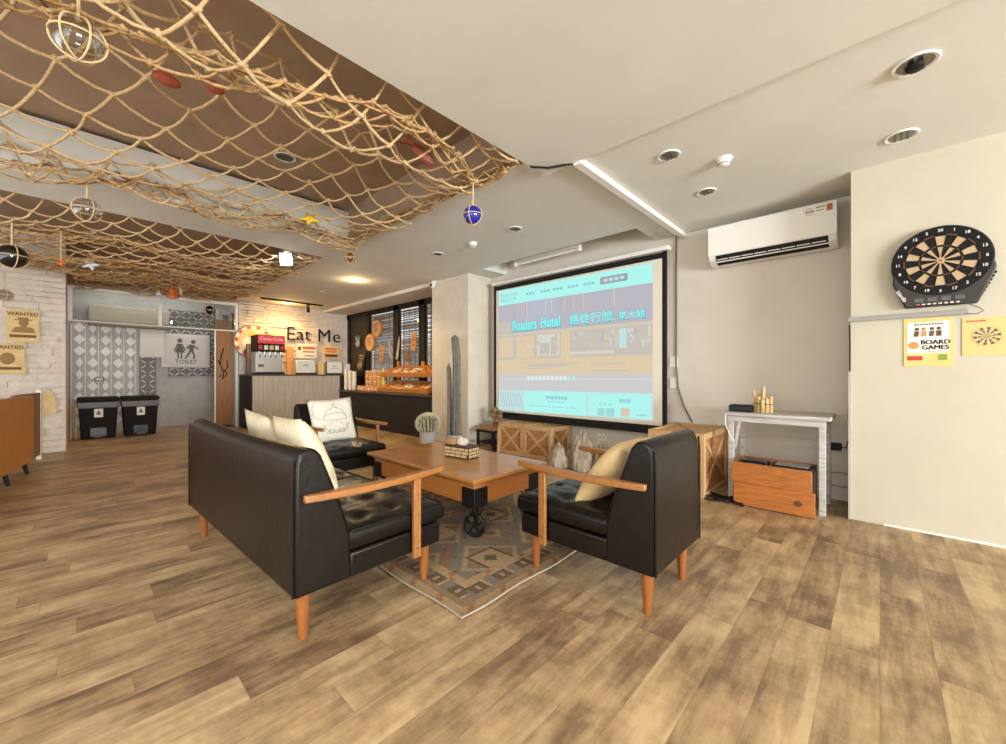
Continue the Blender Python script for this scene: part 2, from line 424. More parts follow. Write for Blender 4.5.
# ------------------------------------------------------------------ counter window with bamboo blinds
wf = thing('window_1', None, None); wf['kind'] = 'structure'
t = MB(); WY = 4.68
xs = [(-9.75, -9.62), (-8.75, -8.66), (-7.62, -7.42), (-6.68, -6.48), (-5.6, -5.4)]
for a, b in xs: t.box(a, b, WY - .04, WY + .04, .7, 2.575)
t.box(-9.79, -5.4, WY - .04, WY + .04, 2.47, 2.575).box(-9.79, -5.4, WY - .04, WY + .04, .7, .8)
OBJ('window_frame', t, BLACK, wf)
OBJ('side_panel', MB().box(-9.62, -8.75, WY - .01, WY + .02, .8, 2.47), M('dark_brown_board', (52, 42, 36), .6), wf)
for a, b in ((-8.66, -7.62), (-7.42, -6.68), (-6.48, -5.6)):
    OBJ('pane', MB().box(a, b, WY + .075, WY + .081, .8, 2.47), GLASSP, wf)
for i, (a, b) in enumerate(((-8.66, -7.62), (-7.42, -6.68), (-6.48, -5.6))):
    s = MB(); z = .82
    while z < 2.46:
        h = random.uniform(.012, .02); g = random.choice((.003, .004, .004, .006, .012 if z > 1.4 else .004, .022 if z > 1.8 and i else .004))
        s.box(a + .005, b - .005, WY + .0, WY + .008, z, z + h); z += h + g
    for q in (.2, .5, .8): s.tube([(a + (b - a) * q, WY - .006, .82), (a + (b - a) * q, WY - .006, 2.46)], .006, 5)
    OBJ('bamboo_blind', s, BLIND, wf)

# ------------------------------------------------------------------ seating
# seating profile (local: back at y=0, front +y): outer back, rounded top, slope, seat base
def make_seat(name, W, D, label, cat, n_cush, group=None, slump=0.0):
    t = thing(name, label, cat, group=group)
    prof = [(0, .205), (0.0, .60), (.004, .745), (.018, .782), (.05, .800), (.085, .796), (.112, .765), (.16, .64), (.215, .49), (.238, .40), (.245, .205)]
    b = MB(); h = W / 2
    # back with rounded side edges built from cross-sections
    n = 9 if slump else 2
    sec = []
    for i in range(n):
        x = -h + W * i / (n - 1); sag = 1 - slump * math.sin(PI * i / (n - 1)) if slump else 1
        sec.append([b.b.verts.new((x, y, .205 + (z - .205) * sag if z > .6 else z)) for y, z in prof])
    m = len(prof)
    for i in range(n - 1):
        for k in range(m): b.b.faces.new((sec[i][k], sec[i][(k + 1) % m], sec[i + 1][(k + 1) % m], sec[i + 1][k]))
    b.b.faces.new(sec[0][::-1]); b.b.faces.new(sec[-1])
    OBJ('backrest', b, LEATHER, t, bevel=.016, bseg=3)
    for sx in (-1, 1):
        OBJ('piping', MB().tube([(sx * (h - .004), -.003, .215), (sx * (h - .004), -.003, .70), (sx * (h - .006), .002, .765)], .005, 6), LEATHER, t, smooth=True)
    OBJ('seat_base', MB().box(-h + .004, h - .004, .235, D, .205, .315), LEATHER, t, bevel=.012, bseg=3)
    cw = (W - .02) / n_cush
    for q in range(n_cush):
        x0 = -h + .01 + cw * q; x1 = x0 + cw
        g = MB(); NX, NY = max(10, int(cw / .022)), 20
        bt = [(x0 + cw * (i + .5) / max(1, round(cw / .21)), .25 + (D - .22) * (j + .5) / 3) for i in range(max(1, round(cw / .21))) for j in range(3)]
        def top(x, y):
            u = (x - x0) / cw * 2 - 1; v = (y - .235) / (D + .02 - .235) * 2 - 1
            z = .405 + .035 * (1 - abs(u) ** 8) * (1 - abs(v) ** 8)
            for bx, by in bt:
                d2 = (x - bx) ** 2 + (y - by) ** 2
                z -= .024 * math.exp(-d2 / .0011) + .007 * math.exp(-d2 / .008)
            # gathered folds between buttons
            z += .003 * math.sin(x * 70 + 8 * math.sin(y * 30)) * (1 - abs(u) ** 4)
            return z
        vs = [[g.b.verts.new((x0 + cw * i / NX, .235 + (D + .02 - .235) * j / NY, top(x0 + cw * i / NX, .235 + (D + .02 - .235) * j / NY))) for j in range(NY + 1)] for i in range(NX + 1)]
        for i in range(NX):
            for j in range(NY): g.b.faces.new((vs[i][j], vs[i + 1][j], vs[i + 1][j + 1], vs[i][j + 1]))
        # bulging sides
        rim = [vs[i][0] for i in range(NX + 1)] + [vs[NX][j] for j in range(1, NY + 1)] + [vs[i][NY] for i in range(NX - 1, -1, -1)] + [vs[0][j] for j in range(NY - 1, 0, -1)]
        cx, cy = (x0 + x1) / 2, (.255 + D) / 2; prev = rim
        for zz, o in ((.385, .006), (.355, .007), (.330, .002), (.318, -.012)):
            cur = []
            for v in rim:
                dx = max(-1, min(1, (v.co.x - cx) / (cw / 2))); dy = max(-1, min(1, (v.co.y - cy) / ((D - .215) / 2)))
                ox = o * (1 if dx > .999 else -1 if dx < -.999 else 0); oy = o * (1 if dy > .999 else -1 if dy < -.999 else 0)
                cur.append(g.b.verts.new((v.co.x + ox, v.co.y + oy, zz)))
            L = len(rim)
            for k in range(L): g.b.faces.new((prev[k], prev[(k + 1) % L], cur[(k + 1) % L], cur[k]))
            prev = cur
        g.b.faces.new(prev)
        co = OBJ('seat_cushion', g, LEATHER, t, smooth=True, ang=60)
        for bx, by in bt:
            OBJ('button', MB().ball((bx, by, top(bx, by) + .003), (.009, .009, .006), 8, 5), LEATHER, co, smooth=True)
        pp = MB(); ed = [(x0 + .004, .238, .408), (x0 + .004, D + .016, .408), (x1 - .004, D + .016, .408), (x1 - .004, .238, .408)]
        pp.tube(ed, .005, 6); OBJ('cushion_piping', pp, LEATHER, co, smooth=True)
    for sx in (-1, 1):
        a = MB(); xo = sx * (h + .016)
        n2 = 10; st = []
        for i in range(n2 + 1):
            v = i / n2; y = .03 + (D - .035) * v; wd = .040 + .020 * math.sin(PI * min(1, v * 1.1)) ; z = .604 - .010 * math.sin(PI * v)
            if i in (0, n2): wd *= .7
            st.append([a.b.verts.new((xo + sx * (.004) + q[0] * wd / 1.0 * .8, y, z + q[1])) for q in ((-.6, -.016), (.6, -.016), (.6, .014), (-.6, .014))])
        for i in range(n2):
            for k in range(4): a.b.faces.new((st[i][k], st[i][(k + 1) % 4], st[i + 1][(k + 1) % 4], st[i + 1][k]))
        a.b.faces.new(st[0][::-1]); a.b.faces.new(st[-1])
        ar = OBJ('armrest', a, WOOD, t, bevel=.006)
        OBJ('bolt', MB().lathe([(.006, 0), (.006, .003)], 8, Matrix.Translation((xo, .075, .613))), BROWNT, ar)
        post = OBJ('arm_post', MB().box(xo - .011, xo + .011, D - .19, D - .148, .188, .590), WOOD, t, bevel=.004)
        OBJ('bolt', MB().lathe([(.006, 0), (.006, .004)], 8, Matrix.Translation((xo + sx * .010, D - .169, .235)) @ Matrix.Rotation(sx * PI / 2, 4, 'Y')), BROWNT, post)
    for sx in (-1, 1):
        for yy, d in ((.065, -1), (D - .055, 1)):
            m4 = Matrix.Translation((sx * (h - .075), yy, 0))
            OBJ('leg', MB().lathe([(.017, 0), (.019, .004), (.030, .21)], 16, m4), LEGWOOD, t, smooth=True)
    return t
sofa = make_seat('sofa', 1.72, .745, 'long black leather sofa with wooden arms, seen from behind, two cushions on it', 'sofa', 2, slump=.03)
sofa.location = (-2.535, .547, 0); sofa.rotation_euler = (0, 0, math.radians(2.2))
ch = make_seat('armchair', .585, .77, 'black leather armchair facing away, holding the beige cushion, in front of the crates', 'armchair', 1, 'black leather armchairs')
ch.location = (-.712, 2.01, 0); ch.rotation_euler = (0, 0, PI / 2)
dup(ch, (-4.36, 1.80, 0), -PI / 2, 'black leather armchair facing the camera with the line-drawing cushion, beyond the sofa end')

# ------------------------------------------------------------------ cushions
def pillow(w, h, t, n=16, p=2.2):
    g = MB(); top = []; bot = []
    for i in range(n + 1):
        ra, rb = [], []
        for j in range(n + 1):
            u = i / n * 2 - 1; v = j / n * 2 - 1
            k = 1 - .07 * (1 - abs(u * v)) * max(abs(u), abs(v)) ** 3
            x, y = u * w / 2 * k, v * h / 2 * k
            f = (max(0, 1 - abs(u) ** p) * max(0, 1 - abs(v) ** p)) ** .55 * t / 2
            f += .004 * noise.noise(Vector((x * 14, y * 14, t * 9)))* (f > .004)
            ra.append(g.b.verts.new((x, y, f)))
            rb.append(ra[-1] if (i in (0, n) or j in (0, n)) else g.b.verts.new((x, y, -f)))
        top.append(ra); bot.append(rb)
    for i in range(n):
        for j in range(n):
            g.b.faces.new((top[i][j], top[i + 1][j], top[i + 1][j + 1], top[i][j + 1]))
            q = (bot[i][j], bot[i][j + 1], bot[i + 1][j + 1], bot[i + 1][j])
            if len(set(q)) == 4 and set(q) != {top[i][j], top[i + 1][j], top[i + 1][j + 1], top[i][j + 1]}: g.b.faces.new(q)
    return g
def cushion(w, h, t, mat, loc, rot, label, group=None):
    o = one('cushion', pillow(w, h, t), mat, label, 'cushion', group, smooth=True, ang=180)
    o.location = loc; o.rotation_euler = rot; return o
# pillow plane is local XY, normal local Z
R = math.radians
cushion(.50, .48, .17, CREAM, (-2.36, .875, .645), (R(66), R(2), R(178)), 'plain cream cushion on the sofa, the nearer of two to the camera', 'plain cushions on the sofa')
cushion(.48, .47, .16, CREAM, (-2.90, .865, .64), (R(66), R(-3), R(180)), 'plain cream cushion at the far end of the sofa, beside its pair', 'plain cushions on the sofa')
cc = cushion(.45, .45, .14, CREAMW, (-4.03, 1.765, .635), (R(74), R(-2), R(90)), 'white cushion with a grey helmet line drawing, propped in the far armchair')
ln = MB()
def surf(x, y):
    u, v = x / .23, y / .23
    return (max(0, 1 - abs(u) ** 2.2) * max(0, 1 - abs(v) ** 2.2)) ** .55 * .07 + .002
def stroke(pts, r=.0016):
    P = []
    for i in range(len(pts) - 1):
        for q in range(6):
            a = q / 6; P.append((pts[i][0] * (1 - a) + pts[i + 1][0] * a, pts[i][1] * (1 - a) + pts[i + 1][1] * a))
    P.append(pts[-1]); ln.tube([(x, y, surf(x, y)) for x, y in P], r, 4)
def arc(cx, cy, rx, ry, a0, a1, n=14): return [(cx + rx * math.cos(R(a0 + (a1 - a0) * i / n)), cy + ry * math.sin(R(a0 + (a1 - a0) * i / n))) for i in range(n + 1)]
stroke(arc(0, -.01, .115, .125, 0, 180)); stroke([(-.115, -.01), (.115, -.01)]); stroke(arc(0, .01, .118, .05, 20, 160)); stroke([(-.03, .10), (0, .16), (.03, .10)])
stroke(arc(-.15, .1, .05, .09, 100, 290)); stroke(arc(.15, .1, .05, .09, 80, -110)); stroke(arc(0, -.05, .125, .075, 180, 360)); stroke(arc(0, -.06, .06, .04, 0, 180)); stroke(arc(-.05, -.12, .03, .02, 0, 360)); stroke(arc(.05, -.12, .03, .02, 0, 360))
stroke(arc(0, -.09, .09, .05, 200, 340)); stroke([(-.1, -.05), (-.12, -.11), (-.07, -.14)]); stroke([(.1, -.05), (.12, -.11), (.07, -.14)])
OBJ('line_drawing', ln, INK, cc)
cushion(.45, .44, .17, BEIGEP, (-1.06, 2.02, .575), (R(52), 0, R(-88)), 'faded beige cushion leaning on the backrest of the armchair facing away')

# ------------------------------------------------------------------ coffee table
ct = thing('coffee_table', 'orange oak coffee table on black iron wheels, between sofa and armchairs', 'table', (-2.55, 2.095, .006))
hw, hd = .685, .385
OBJ('table_top', MB().box(-hw, hw, -hd, hd, .392, .418), TABLEW, ct, bevel=.006)
OBJ('apron', MB().box(-hw + .05, hw - .05, -hd + .05, hd - .05, .235, .391), TABLES, ct, bevel=.004)
OBJ('molding', MB().box(-hw + .035, hw - .035, -hd + .035, hd - .035, .372, .391), TABLES, ct, bevel=.004)
for sx in (-1, 1):
    for sy in (-1, 1):
        x, y = sx * (hw - .105), sy * (hd - .105)
        br = OBJ('corner_bracket', MB().box(x - .062, x + .062, y - .062, y + .062, .215, .345), IRON, ct, bevel=.004)
        fk = MB()
        for q in (-1, 1):
            fk.bar((x - .045, y + q * .045, .215), (x - .004, y + q * .022, .085), .016, .01)
            fk.bar((x + .045, y + q * .045, .215), (x + .004, y + q * .022, .085), .016, .01)
        fk.tube([(x, y - .036, .085), (x, y + .036, .085)], .010, 8)
        rotm = Matrix.Rotation(R(22), 4, 'Z'); bmesh.ops.rotate(fk.b, cent=(x, y, 0), matrix=rotm, verts=fk.b.verts); OBJ('caster_fork', fk, IRON, ct)
        wh = MB(); cz = .087; wh.ring((x, y, cz), .068, .015, 'y', 26, 8)
        wh.tube([(x, y - .018, cz), (x, y + .018, cz)], .02, 10)
        for a in range(5):
            an = 2 * PI * a / 5 + .3; wh.bar((x, y, cz), (x + .064 * math.cos(an), y, cz + .064 * math.sin(an)), .014, .014, (0, 1, 0))
        bmesh.ops.rotate(wh.b, cent=(x, y, 0), matrix=rotm, verts=wh.b.verts); OBJ('wheel', wh, IRON, ct, smooth=True)
# tissue box of rope and shell strips
tb = thing('tissue_box', 'dark and cream woven tissue box on the coffee table', 'tissue box', (-2.49, 2.15, .424), R(8)); tb.scale = (1.03, 1.03, 1.15)
OBJ('box_body', MB().box(-.125, .125, -.065, .065, 0, .078), M('dark_weave', (66, 44, 28), .7), tb, bevel=.004)
st = MB(); random.seed(3)
for z in (.008, .031, .054):
    for sgn in (-1, 1):
        x = -.12
        while x < .11:
            L = random.uniform(.035, .07); st.box(x, min(x + L, .12), sgn * .065 - .004, sgn * .065 + .004, z, z + .018); x += L + .008
        y = -.06
        while y < .05:
            L = random.uniform(.03, .05); st.box(sgn * .125 - .004, sgn * .125 + .004, y, min(y + L, .06), z, z + .018); y += L + .008
OBJ('weave_strips', st, M('pale_weave', (216, 192, 148), .7), tb, bevel=.002)
OBJ('lid', MB().box(-.128, .128, -.068, .068, .078, .086), M('lid_brown', (92, 62, 40), .6), tb, bevel=.003)
ts = MB()
for i in range(5): ts.ball((-.02 + i * .012, .006 * math.sin(i * 2), .100 + .012 * math.sin(i * 1.7)), (.026, .022, .028), 8, 6)
OBJ('tissue', ts, PAPERW, tb, smooth=True)
OBJ('packet', MB().box(-.115, -.045, -.05, .02, .086, .125), M('packet_tan', (196, 152, 100), .8), tb, bevel=.004)

# ------------------------------------------------------------------ rug (stepped kilim pattern in coloured cells)
RUGC = [M('rug_taupe', (134, 112, 88), .95, spec=.05, var=.08, scale=60), M('rug_sand', (160, 134, 102), .95, spec=.05, var=.08, scale=60), M('rug_dark', (102, 84, 68), .95, spec=.05, var=.08, scale=60),
        M('rug_grey', (122, 110, 96), .95, spec=.05, var=.08, scale=60), M('rug_rust', (146, 106, 76), .95, spec=.05, var=.08, scale=60)]
rx0, rx1, ry0, ry1, cs = -3.76, -1.36, 1.175, 3.055, .02
g = MB(); nx, ny = int((rx1 - rx0) / cs + .5), int((ry1 - ry0) / cs + .5)
def rugcol(i, j):
    a, b_ = i, j; di, dj = min(i, nx - 1 - i), min(j, ny - 1 - j); d = min(di, dj)
    if d < 3: return 1 if (i + j) % 11 > 1 else 4
    if d < 5: return 0
    if d < 9:
        k = (j if di < dj else i) % 9
        return (2 if k < 5 and not (k == 2 and 5 < d < 8) else 1) if k < 6 else 3
    if d < 12: return 4 if (i // 2 + j // 2) % 7 == 0 else 1
    ii, jj = (i - 12) % 26 - 13, (j - 12) % 26 - 13; m = abs(ii) + abs(jj) * 1.0
    par = ((i - 12) // 26 + (j - 12) // 26) % 2
    if abs(ii) < 6 and abs(jj) < 6:
        if abs(ii) > 4 or abs(jj) > 4: return 2 if par else 1
        return (2 if abs(ii) + abs(jj) < 3 else 1) if par else (4 if abs(ii) < 2 and abs(jj) < 2 else 1)
    if (m // 2) % 6 == 5: return 1
    if (m // 2) % 6 == 3 and par: return 4
    return 3 if (i * 7 + j * 13) % 29 else 2
gv = [[g.b.verts.new((rx0 + cs * i, ry0 + cs * j, .007 + .002 * math.sin(i * .21) * math.sin(j * .17))) for j in range(ny + 1)] for i in range(nx + 1)]
for i in range(nx):
    for j in range(ny):
        g.mi = rugcol(i, j); f = g.b.faces.new((gv[i][j], gv[i + 1][j], gv[i + 1][j + 1], gv[i][j + 1])); f.material_index = g.mi
rug = one('rug', g, RUGC, 'worn brown kilim rug with stepped geometric pattern, under the coffee table', 'rug', smooth=True, loc=(-2.5, 2.1, 0))
e = MB(); P = []
for a, b in (((rx0, ry0), (rx1, ry0)), ((rx1, ry0), (rx1, ry1)), ((rx1, ry1), (rx0, ry1)), ((rx0, ry1), (rx0, ry0))):
    for q in range(24):
        u = q / 24; o = .007 * math.sin(q * .9)
        P.append((a[0] + (b[0] - a[0]) * u + (o if a[0] == b[0] else 0), a[1] + (b[1] - a[1]) * u + (o if a[1] == b[1] else 0), .010))
P.append(P[0]); e.tube(P, .005, 5); ro = OBJ('edge_trim', e, M('rug_edge', (164, 150, 126), .9), rug); ro.location = (2.5, -2.1, 0)

# ------------------------------------------------------------------ projection screen
sc = thing('projection_screen', 'large white pull-down projection screen with black border, showing a hotel web page', 'projection screen', (-3.03, 4.43, .44))
ox, oy, oz = -3.03, 4.43, .44
def L3(x, y, z): return (x - ox, y - oy, z - oz)
SX0, SX1, SZ0, SZ1, SYY = -4.36, -1.70, .455, 2.455, 4.42
b = MB()
def bx(mb, x0, x1, y0, y1, z0, z1): mb.box(x0 - ox, x1 - ox, y0 - oy, y1 - oy, z0 - oz, z1 - oz)
bx(b, SX0, SX0 + .05, SYY, SYY + .012, SZ0, SZ1); bx(b, SX1 - .05, SX1, SYY, SYY + .012, SZ0, SZ1)
bx(b, SX0, SX1, SYY - .001, SYY + .011, SZ1 - .075, SZ1 - .012); bx(b, SX0, SX1, SYY - .001, SYY + .011, SZ0, SZ0 + .07)
OBJ('border', b, BLACK, sc)
b = MB(); bx(b, SX0 + .05, SX1 - .05, SYY + .002, SYY + .010, SZ0 + .07, SZ1 - .075); OBJ('fabric', b, SCREENF, sc)
b = MB(); bx(b, SX0 - .03, SX1 + .03, SYY - .035, SYY + .06, SZ1 + .005, SZ1 + .05); OBJ('roller_case', b, WHITE, sc, bevel=.01)
b = MB(); b.tube([L3(SX0 - .01, SYY, SZ0 - .012), L3(SX1 + .01, SYY, SZ0 - .012)], .016, 10); OBJ('weight_bar', b, BLACK, sc, smooth=True)
IC = [('cyan', (182, 252, 246)), ('lav', (188, 184, 198)), ('lav2', (184, 190, 210)), ('sand', (222, 206, 178)), ('orange', (234, 208, 166)), ('grey', (212, 210, 212)), ('pale', (226, 222, 210)), ('brownish', (206, 196, 182)), ('teal', (150, 226, 224)), ('slate', (150, 162, 176)), ('paleblue', (196, 238, 238)), ('white', (236, 246, 244)), ('ink', (134, 204, 206))]
IMATS = [EM('image_' + n, [.80 * v + .20 * w for v, w in zip(c_, (214, 212, 208))] if n != 'cyan' else c_) for n, c_ in IC]; II = {n: i for i, (n, _) in enumerate(IC)}
def uv(u, v, d=0):   # projected picture, u across, v down, slightly keystoned
    x = -4.250 + 2.395 * u; zt = 2.368 - .020 * u; zb = .552 + .024 * u
    return L3(x, SYY - .0005 - d, zt + (zb - zt) * v)
im = MB(); depth = [0]
def q(u0, v0, u1, v1, c_, d=1):
    im.mi = II[c_]; im.poly([uv(u0, v0, .0006 * d), uv(u1, v0, .0006 * d), uv(u1, v1, .0006 * d), uv(u0, v1, .0006 * d)])
random.seed(11)
q(0, 0, 1, .125, 'cyan'); q(0, .125, 1, .37, 'lav'); q(0, .37, 1, .58, 'brownish'); q(0, .58, 1, .70, 'orange'); q(0, .70, 1, .83, 'grey'); q(0, .83, 1, 1, 'cyan')
q(.25, .125, .45, .34, 'lav2', 2); q(.0, .27, .1, .37, 'brownish', 2); q(0, .365, 1, .385, 'sand', 2)
for u in (.16, .19, .23, .37, .41, .50, .56, .62, .80): q(u, .13, u + .006, .13 + random.uniform(.06, .15), 'sand', 3)
q(.0, .40, .12, .56, 'orange', 2); q(.15, .40, .29, .57, 'orange', 2); q(.48, .385, .54, .58, 'orange', 2)
q(.31, .395, .47, .56, 'pale', 2); q(.33, .46, .40, .55, 'brownish', 3); q(.41, .42, .455, .55, 'brownish', 3)
for k in range(26):
    u = .55 + .43 * random.random(); v = .39 + .10 * random.random(); q(u, v, u + random.uniform(.006, .03), v + random.uniform(.02, .07), random.choice(('pale', 'sand', 'lav', 'grey')), 3 + k % 4)
for k in range(16):
    u = .02 + .44 * random.random(); v = .39 + .12 * random.random(); q(u, v, u + random.uniform(.004, .02), v + random.uniform(.02, .06), random.choice(('pale', 'sand', 'brownish', 'orange')), 3 + k % 4)
q(.54, .54, .80, .56, 'pale', 3); q(.83, .40, .87, .53, 'paleblue', 8)
for k in range(10):
    u = random.random() * .8; v = .59 + random.random() * .1; q(u, v, u + .2, v + .008, random.choice(('sand', 'sand', 'brownish')), 2 + k % 3)
q(.25, .62, .52, .645, 'brownish', 6); q(0, .735, 1, .742, 'pale', 2)
for k in range(12): q(.235 + k * .029, .715, .235 + k * .029 + .021, .748, 'white' if k < 10 else 'paleblue', 3)
q(0, .83, .215, 1, 'paleblue', 2)
for k in range(9): im.mi = II['lav2']; u = .01 + k * .02; im.poly([uv(u, .85, .002), uv(u + .006, .85, .002), uv(u + .03, .97, .002), uv(u + .024, .97, .002)])
q(.64, .84, 1, 1, 'paleblue', 2); q(.655, .845, .99, .99, 'cyan', 3)
for u, v, w_, h_ in ((.71, .94, .04, .05), (.76, .935, .045, .055)): q(u, v, u + w_, v + h_, 'teal', 5)
q(.84, .93, .885, .985, 'sand', 5); q(.83, .87, .89, .895, 'teal', 5)
for u in (.72, .745, .775): q(u, .90, u + .012, .92, 'teal', 5)
q(.92, .965, .975, .975, 'teal', 5)
for k in range(7): q(.38 + k * .021, .868, .38 + k * .021 + .014, .892, 'ink', 3)
for u0, v0, n_ in ((.39, .905, 5), (.25, .945, 14)):
    for k in range(n_): q(u0 + k * .024, v0, u0 + k * .024 + random.uniform(.012, .02), v0 + .009, 'teal', 3)
for u0, n_ in ((.225, 3), (.335, 3), (.425, 3), (.525, 3), (.625, 3)):
    for k in range(n_): q(u0 + k * .024, .055, u0 + k * .024 + .018, .072, 'ink', 3)
q(.725, .035, .875, .085, 'slate', 3)
for k in range(4): q(.745 + k * .03, .05, .745 + k * .03 + .022, .07, 'paleblue', 4)
im.mi = II['paleblue']
for a, b_ in (((.885, .44), (.905, .47)), ((.905, .47), (.885, .50))):
    im.poly([uv(a[0], a[1], .006), uv(a[0] + .008, a[1], .006), uv(b_[0] + .008, b_[1], .006), uv(b_[0], b_[1], .006)])
pic = OBJ('projected_image', im, IMATS, sc, fixn=False)
def imtext(body, u0, u1, v0, v1, mat, d, fat=0.0):
    me = text_mesh(body, 0, fat); a, b_, c_, e_ = fit(me); t_ = MB()
    vs = [t_.b.verts.new(uv(u0 + (v.co.x - a) / (b_ - a) * (u1 - u0), v1 - (v.co.y - c_) / (e_ - c_) * (v1 - v0), d)) for v in me.vertices]
    for p in me.polygons:
        try: t_.b.faces.new([vs[i] for i in p.vertices])
        except ValueError: pass
    return t_
TXT = EM('image_text', (126, 240, 238), 1.0, .1); TXT2 = EM('image_text_shadow', (96, 180, 190), .7, .1)
OBJ('image_lettering_shade', imtext('Roaders', 0.115, 0.315, 0.259, 0.359, TXT2, .006, 0.045), TXT2, pic)
OBJ('image_lettering', imtext('Roaders', .118, .312, .262, .352, TXT, .0075, 0.030), TXT, pic)
OBJ('image_lettering_shade', imtext('Hotel', 0.335, 0.481, 0.259, 0.354, TXT2, .006, 0.045), TXT2, pic)
OBJ('image_lettering', imtext('Hotel', .338, .478, .262, .347, TXT, .0075, 0.030), TXT, pic)
OBJ('image_lettering_shade', imtext('路徒行旅', 0.532, 0.803, 0.265, 0.352, TXT2, .006, 0.0), TXT2, pic)
OBJ('image_lettering', imtext('路徒行旅', .535, .80, .268, .345, TXT, .0075, 0.012), TXT, pic)
OBJ('image_lettering_shade', imtext('東大館', 0.822, 0.968, 0.282, 0.347, TXT2, .006, 0.0), TXT2, pic)
OBJ('image_lettering', imtext('東大館', .825, .965, .285, .340, TXT, .0075, 0.012), TXT, pic)
OBJ('image_lettering', imtext('Roaders Hotel', .018, .155, .025, .06, TXT2, .005, .0), IMATS[12], pic)
OBJ('image_lettering', imtext('路徒行旅', .018, .15, .07, .10, TXT2, .005, .0), IMATS[12], pic)

# ------------------------------------------------------------------ ceiling fixtures
def downlight(loc, r, label, camera_ball=False, grp='recessed downlights', lit=None):
    t = thing('recessed_downlight', label, 'ceiling light', loc, 0, grp)
    o = MB(); prof = [(r, 0), (r, -.006), (r * .95, -.009), (r * .80, -.006), (r * .78, .0), (r * .78, .004)]
    seg = 28; rings = []
    for rr, z in prof: rings.append([o.b.verts.new((rr * math.cos(2 * PI * k / seg), rr * math.sin(2 * PI * k / seg), z - .001)) for k in range(seg)])
    for i in range(len(rings) - 1):
        for k in range(seg): o.b.faces.new((rings[i][k], rings[i][(k + 1) % seg], rings[i + 1][(k + 1) % seg], rings[i + 1][k]))
    OBJ('trim_ring', o, WHITE, t, smooth=True)
    if lit:
        OBJ('bulb', MB().lathe([(r * .76, -.006), (r * .7, -.012), (r * .3, -.016)], 20), lit, t, smooth=True); return t
    d = MB().lathe([(r * .79, -.0035), (r * .79, -.002)], 24); OBJ('reflector', d, REFL, t)
    f = MB()
    for q in (-.36, .0, .36): f.box(q * r - .006, q * r + .006, -.66 * r, .66 * r, -.012, -.004)
    OBJ('louvre', f, GREYPL if not camera_ball else REFL, t)
    if camera_ball:
        OBJ('lamp_head', MB().lathe([(r * .30, -.035), (r * .40, -.028), (r * .42, -.004)], 20), BLACK, t, smooth=True)
    return t
downlight((.126, 2.835, ZC), .088, 'recessed ceiling downlight with a black round lamp head', True)
downlight((.10, 3.63, ZC), .082, 'recessed louvred downlight just above the dartboard wall')
downlight((-1.076, 2.838, ZC), .075, 'recessed louvred downlight between the white trunking and the smoke detector')
downlight((-1.06, 3.62, ZC), .075, 'recessed louvred downlight nearest the air conditioner')
downlight((-2.80, 3.158, ZC), .072, 'recessed louvred downlight above the projection screen, near the fluorescent tube')
downlight((-4.10, 3.14, ZC), .072, 'small recessed downlight in the ceiling in front of the pillar')
downlight((-6.24, 3.096, ZC), .10, 'lit warm ceiling lamp above the dark snack counter', lit=WARMLAMP, grp='lit warm ceiling lamps')
downlight((-9.33, 3.09, ZC), .10, 'lit warm ceiling lamp close to the Eat Me wall', lit=WARMLAMP, grp='lit warm ceiling lamps')
downlight((-7.6, 3.126, ZC), .05, 'tiny recessed ceiling fitting between the two lit warm lamps', grp=None)
downlight((-3.89, 1.272, 3.05), .09, 'dark recessed fitting in the brown slab above the rope net', grp=None)
def detector(loc, label):
    t = thing('smoke_detector', label, 'smoke detector', loc, 0, 'smoke detectors')
    OBJ('base', MB().lathe([(.052, -.012), (.054, 0)], 22), WHITE, t, smooth=True)
    OBJ('sensor_head', MB().lathe([(.026, -.05), (.036, -.044), (.042, -.030), (.046, -.012)], 22), WHITE, t, smooth=True)
    OBJ('sensor_slot', MB().ring((0, 0, -.038), .039, .003, 'z', 20, 5), GREYPL, t)
detector((-.81, 3.16, ZC), 'white smoke detector beside the downlights in front of the air conditioner')
detector((-3.47, 3.17, ZC), 'white smoke detector between the two downlights beyond the blue float')
t = MB(); t.box(-1.60, -1.535, 2.43, 4.55, ZC - .045, ZC - .0005)
one('cable_trunking', t, WHITEM, 'white cable trunking running along the ceiling to the screen wall', 'trunking', bevel=.004)
t = MB(); t.tube([(-1.86, 2.235, 2.66), (-1.84, 2.25, 2.600), (-1.74, 2.32, 2.585), (-1.65, 2.40, 2.605), (-1.60, 2.44, 2.612)], .008, 8)
one('ceiling_cable', t, BLACK, 'black cable looping from the net opening to the white trunking', 'cable', smooth=True)
t = MB(); t.tube([(-1.64, 4.535, 2.63), (-1.64, 4.538, 1.6), (-1.64, 4.535, 1.2), (-1.62, 4.53, .95), (-1.56, 4.53, .75), (-1.47, 4.53, .58)], .008, 7)
one('wall_cable', t, GREYPL, 'grey cable running down the wall corner beside the screen', 'cable', smooth=True)
# fluorescent batten in the ceiling pocket
t = thing('fluorescent_fixture', 'white fluorescent tube fixture in the ceiling pocket above the screen', 'ceiling light', (-3.27, 4.30, 2.665))
OBJ('housing', MB().box(-.55, .55, -.028, .028, .022, .06), WHITEM, t, bevel=.006)
OBJ('tube', MB().tube([(-.51, 0, 0), (.51, 0, 0)], .017, 12), WHITE, t, smooth=True)
for s_ in (-1, 1): OBJ('end_cap', MB().box(s_ * .53 - .02, s_ * .53 + .02, -.03, .03, -.025, .03), WHITE, t, bevel=.005)
OBJ('hanger', MB().tube([(-.4, 0, .06), (-.4, 0, .285)], .006, 6).tube([(.4, 0, .06), (.4, 0, .285)], .006, 6), WHITEM, t)
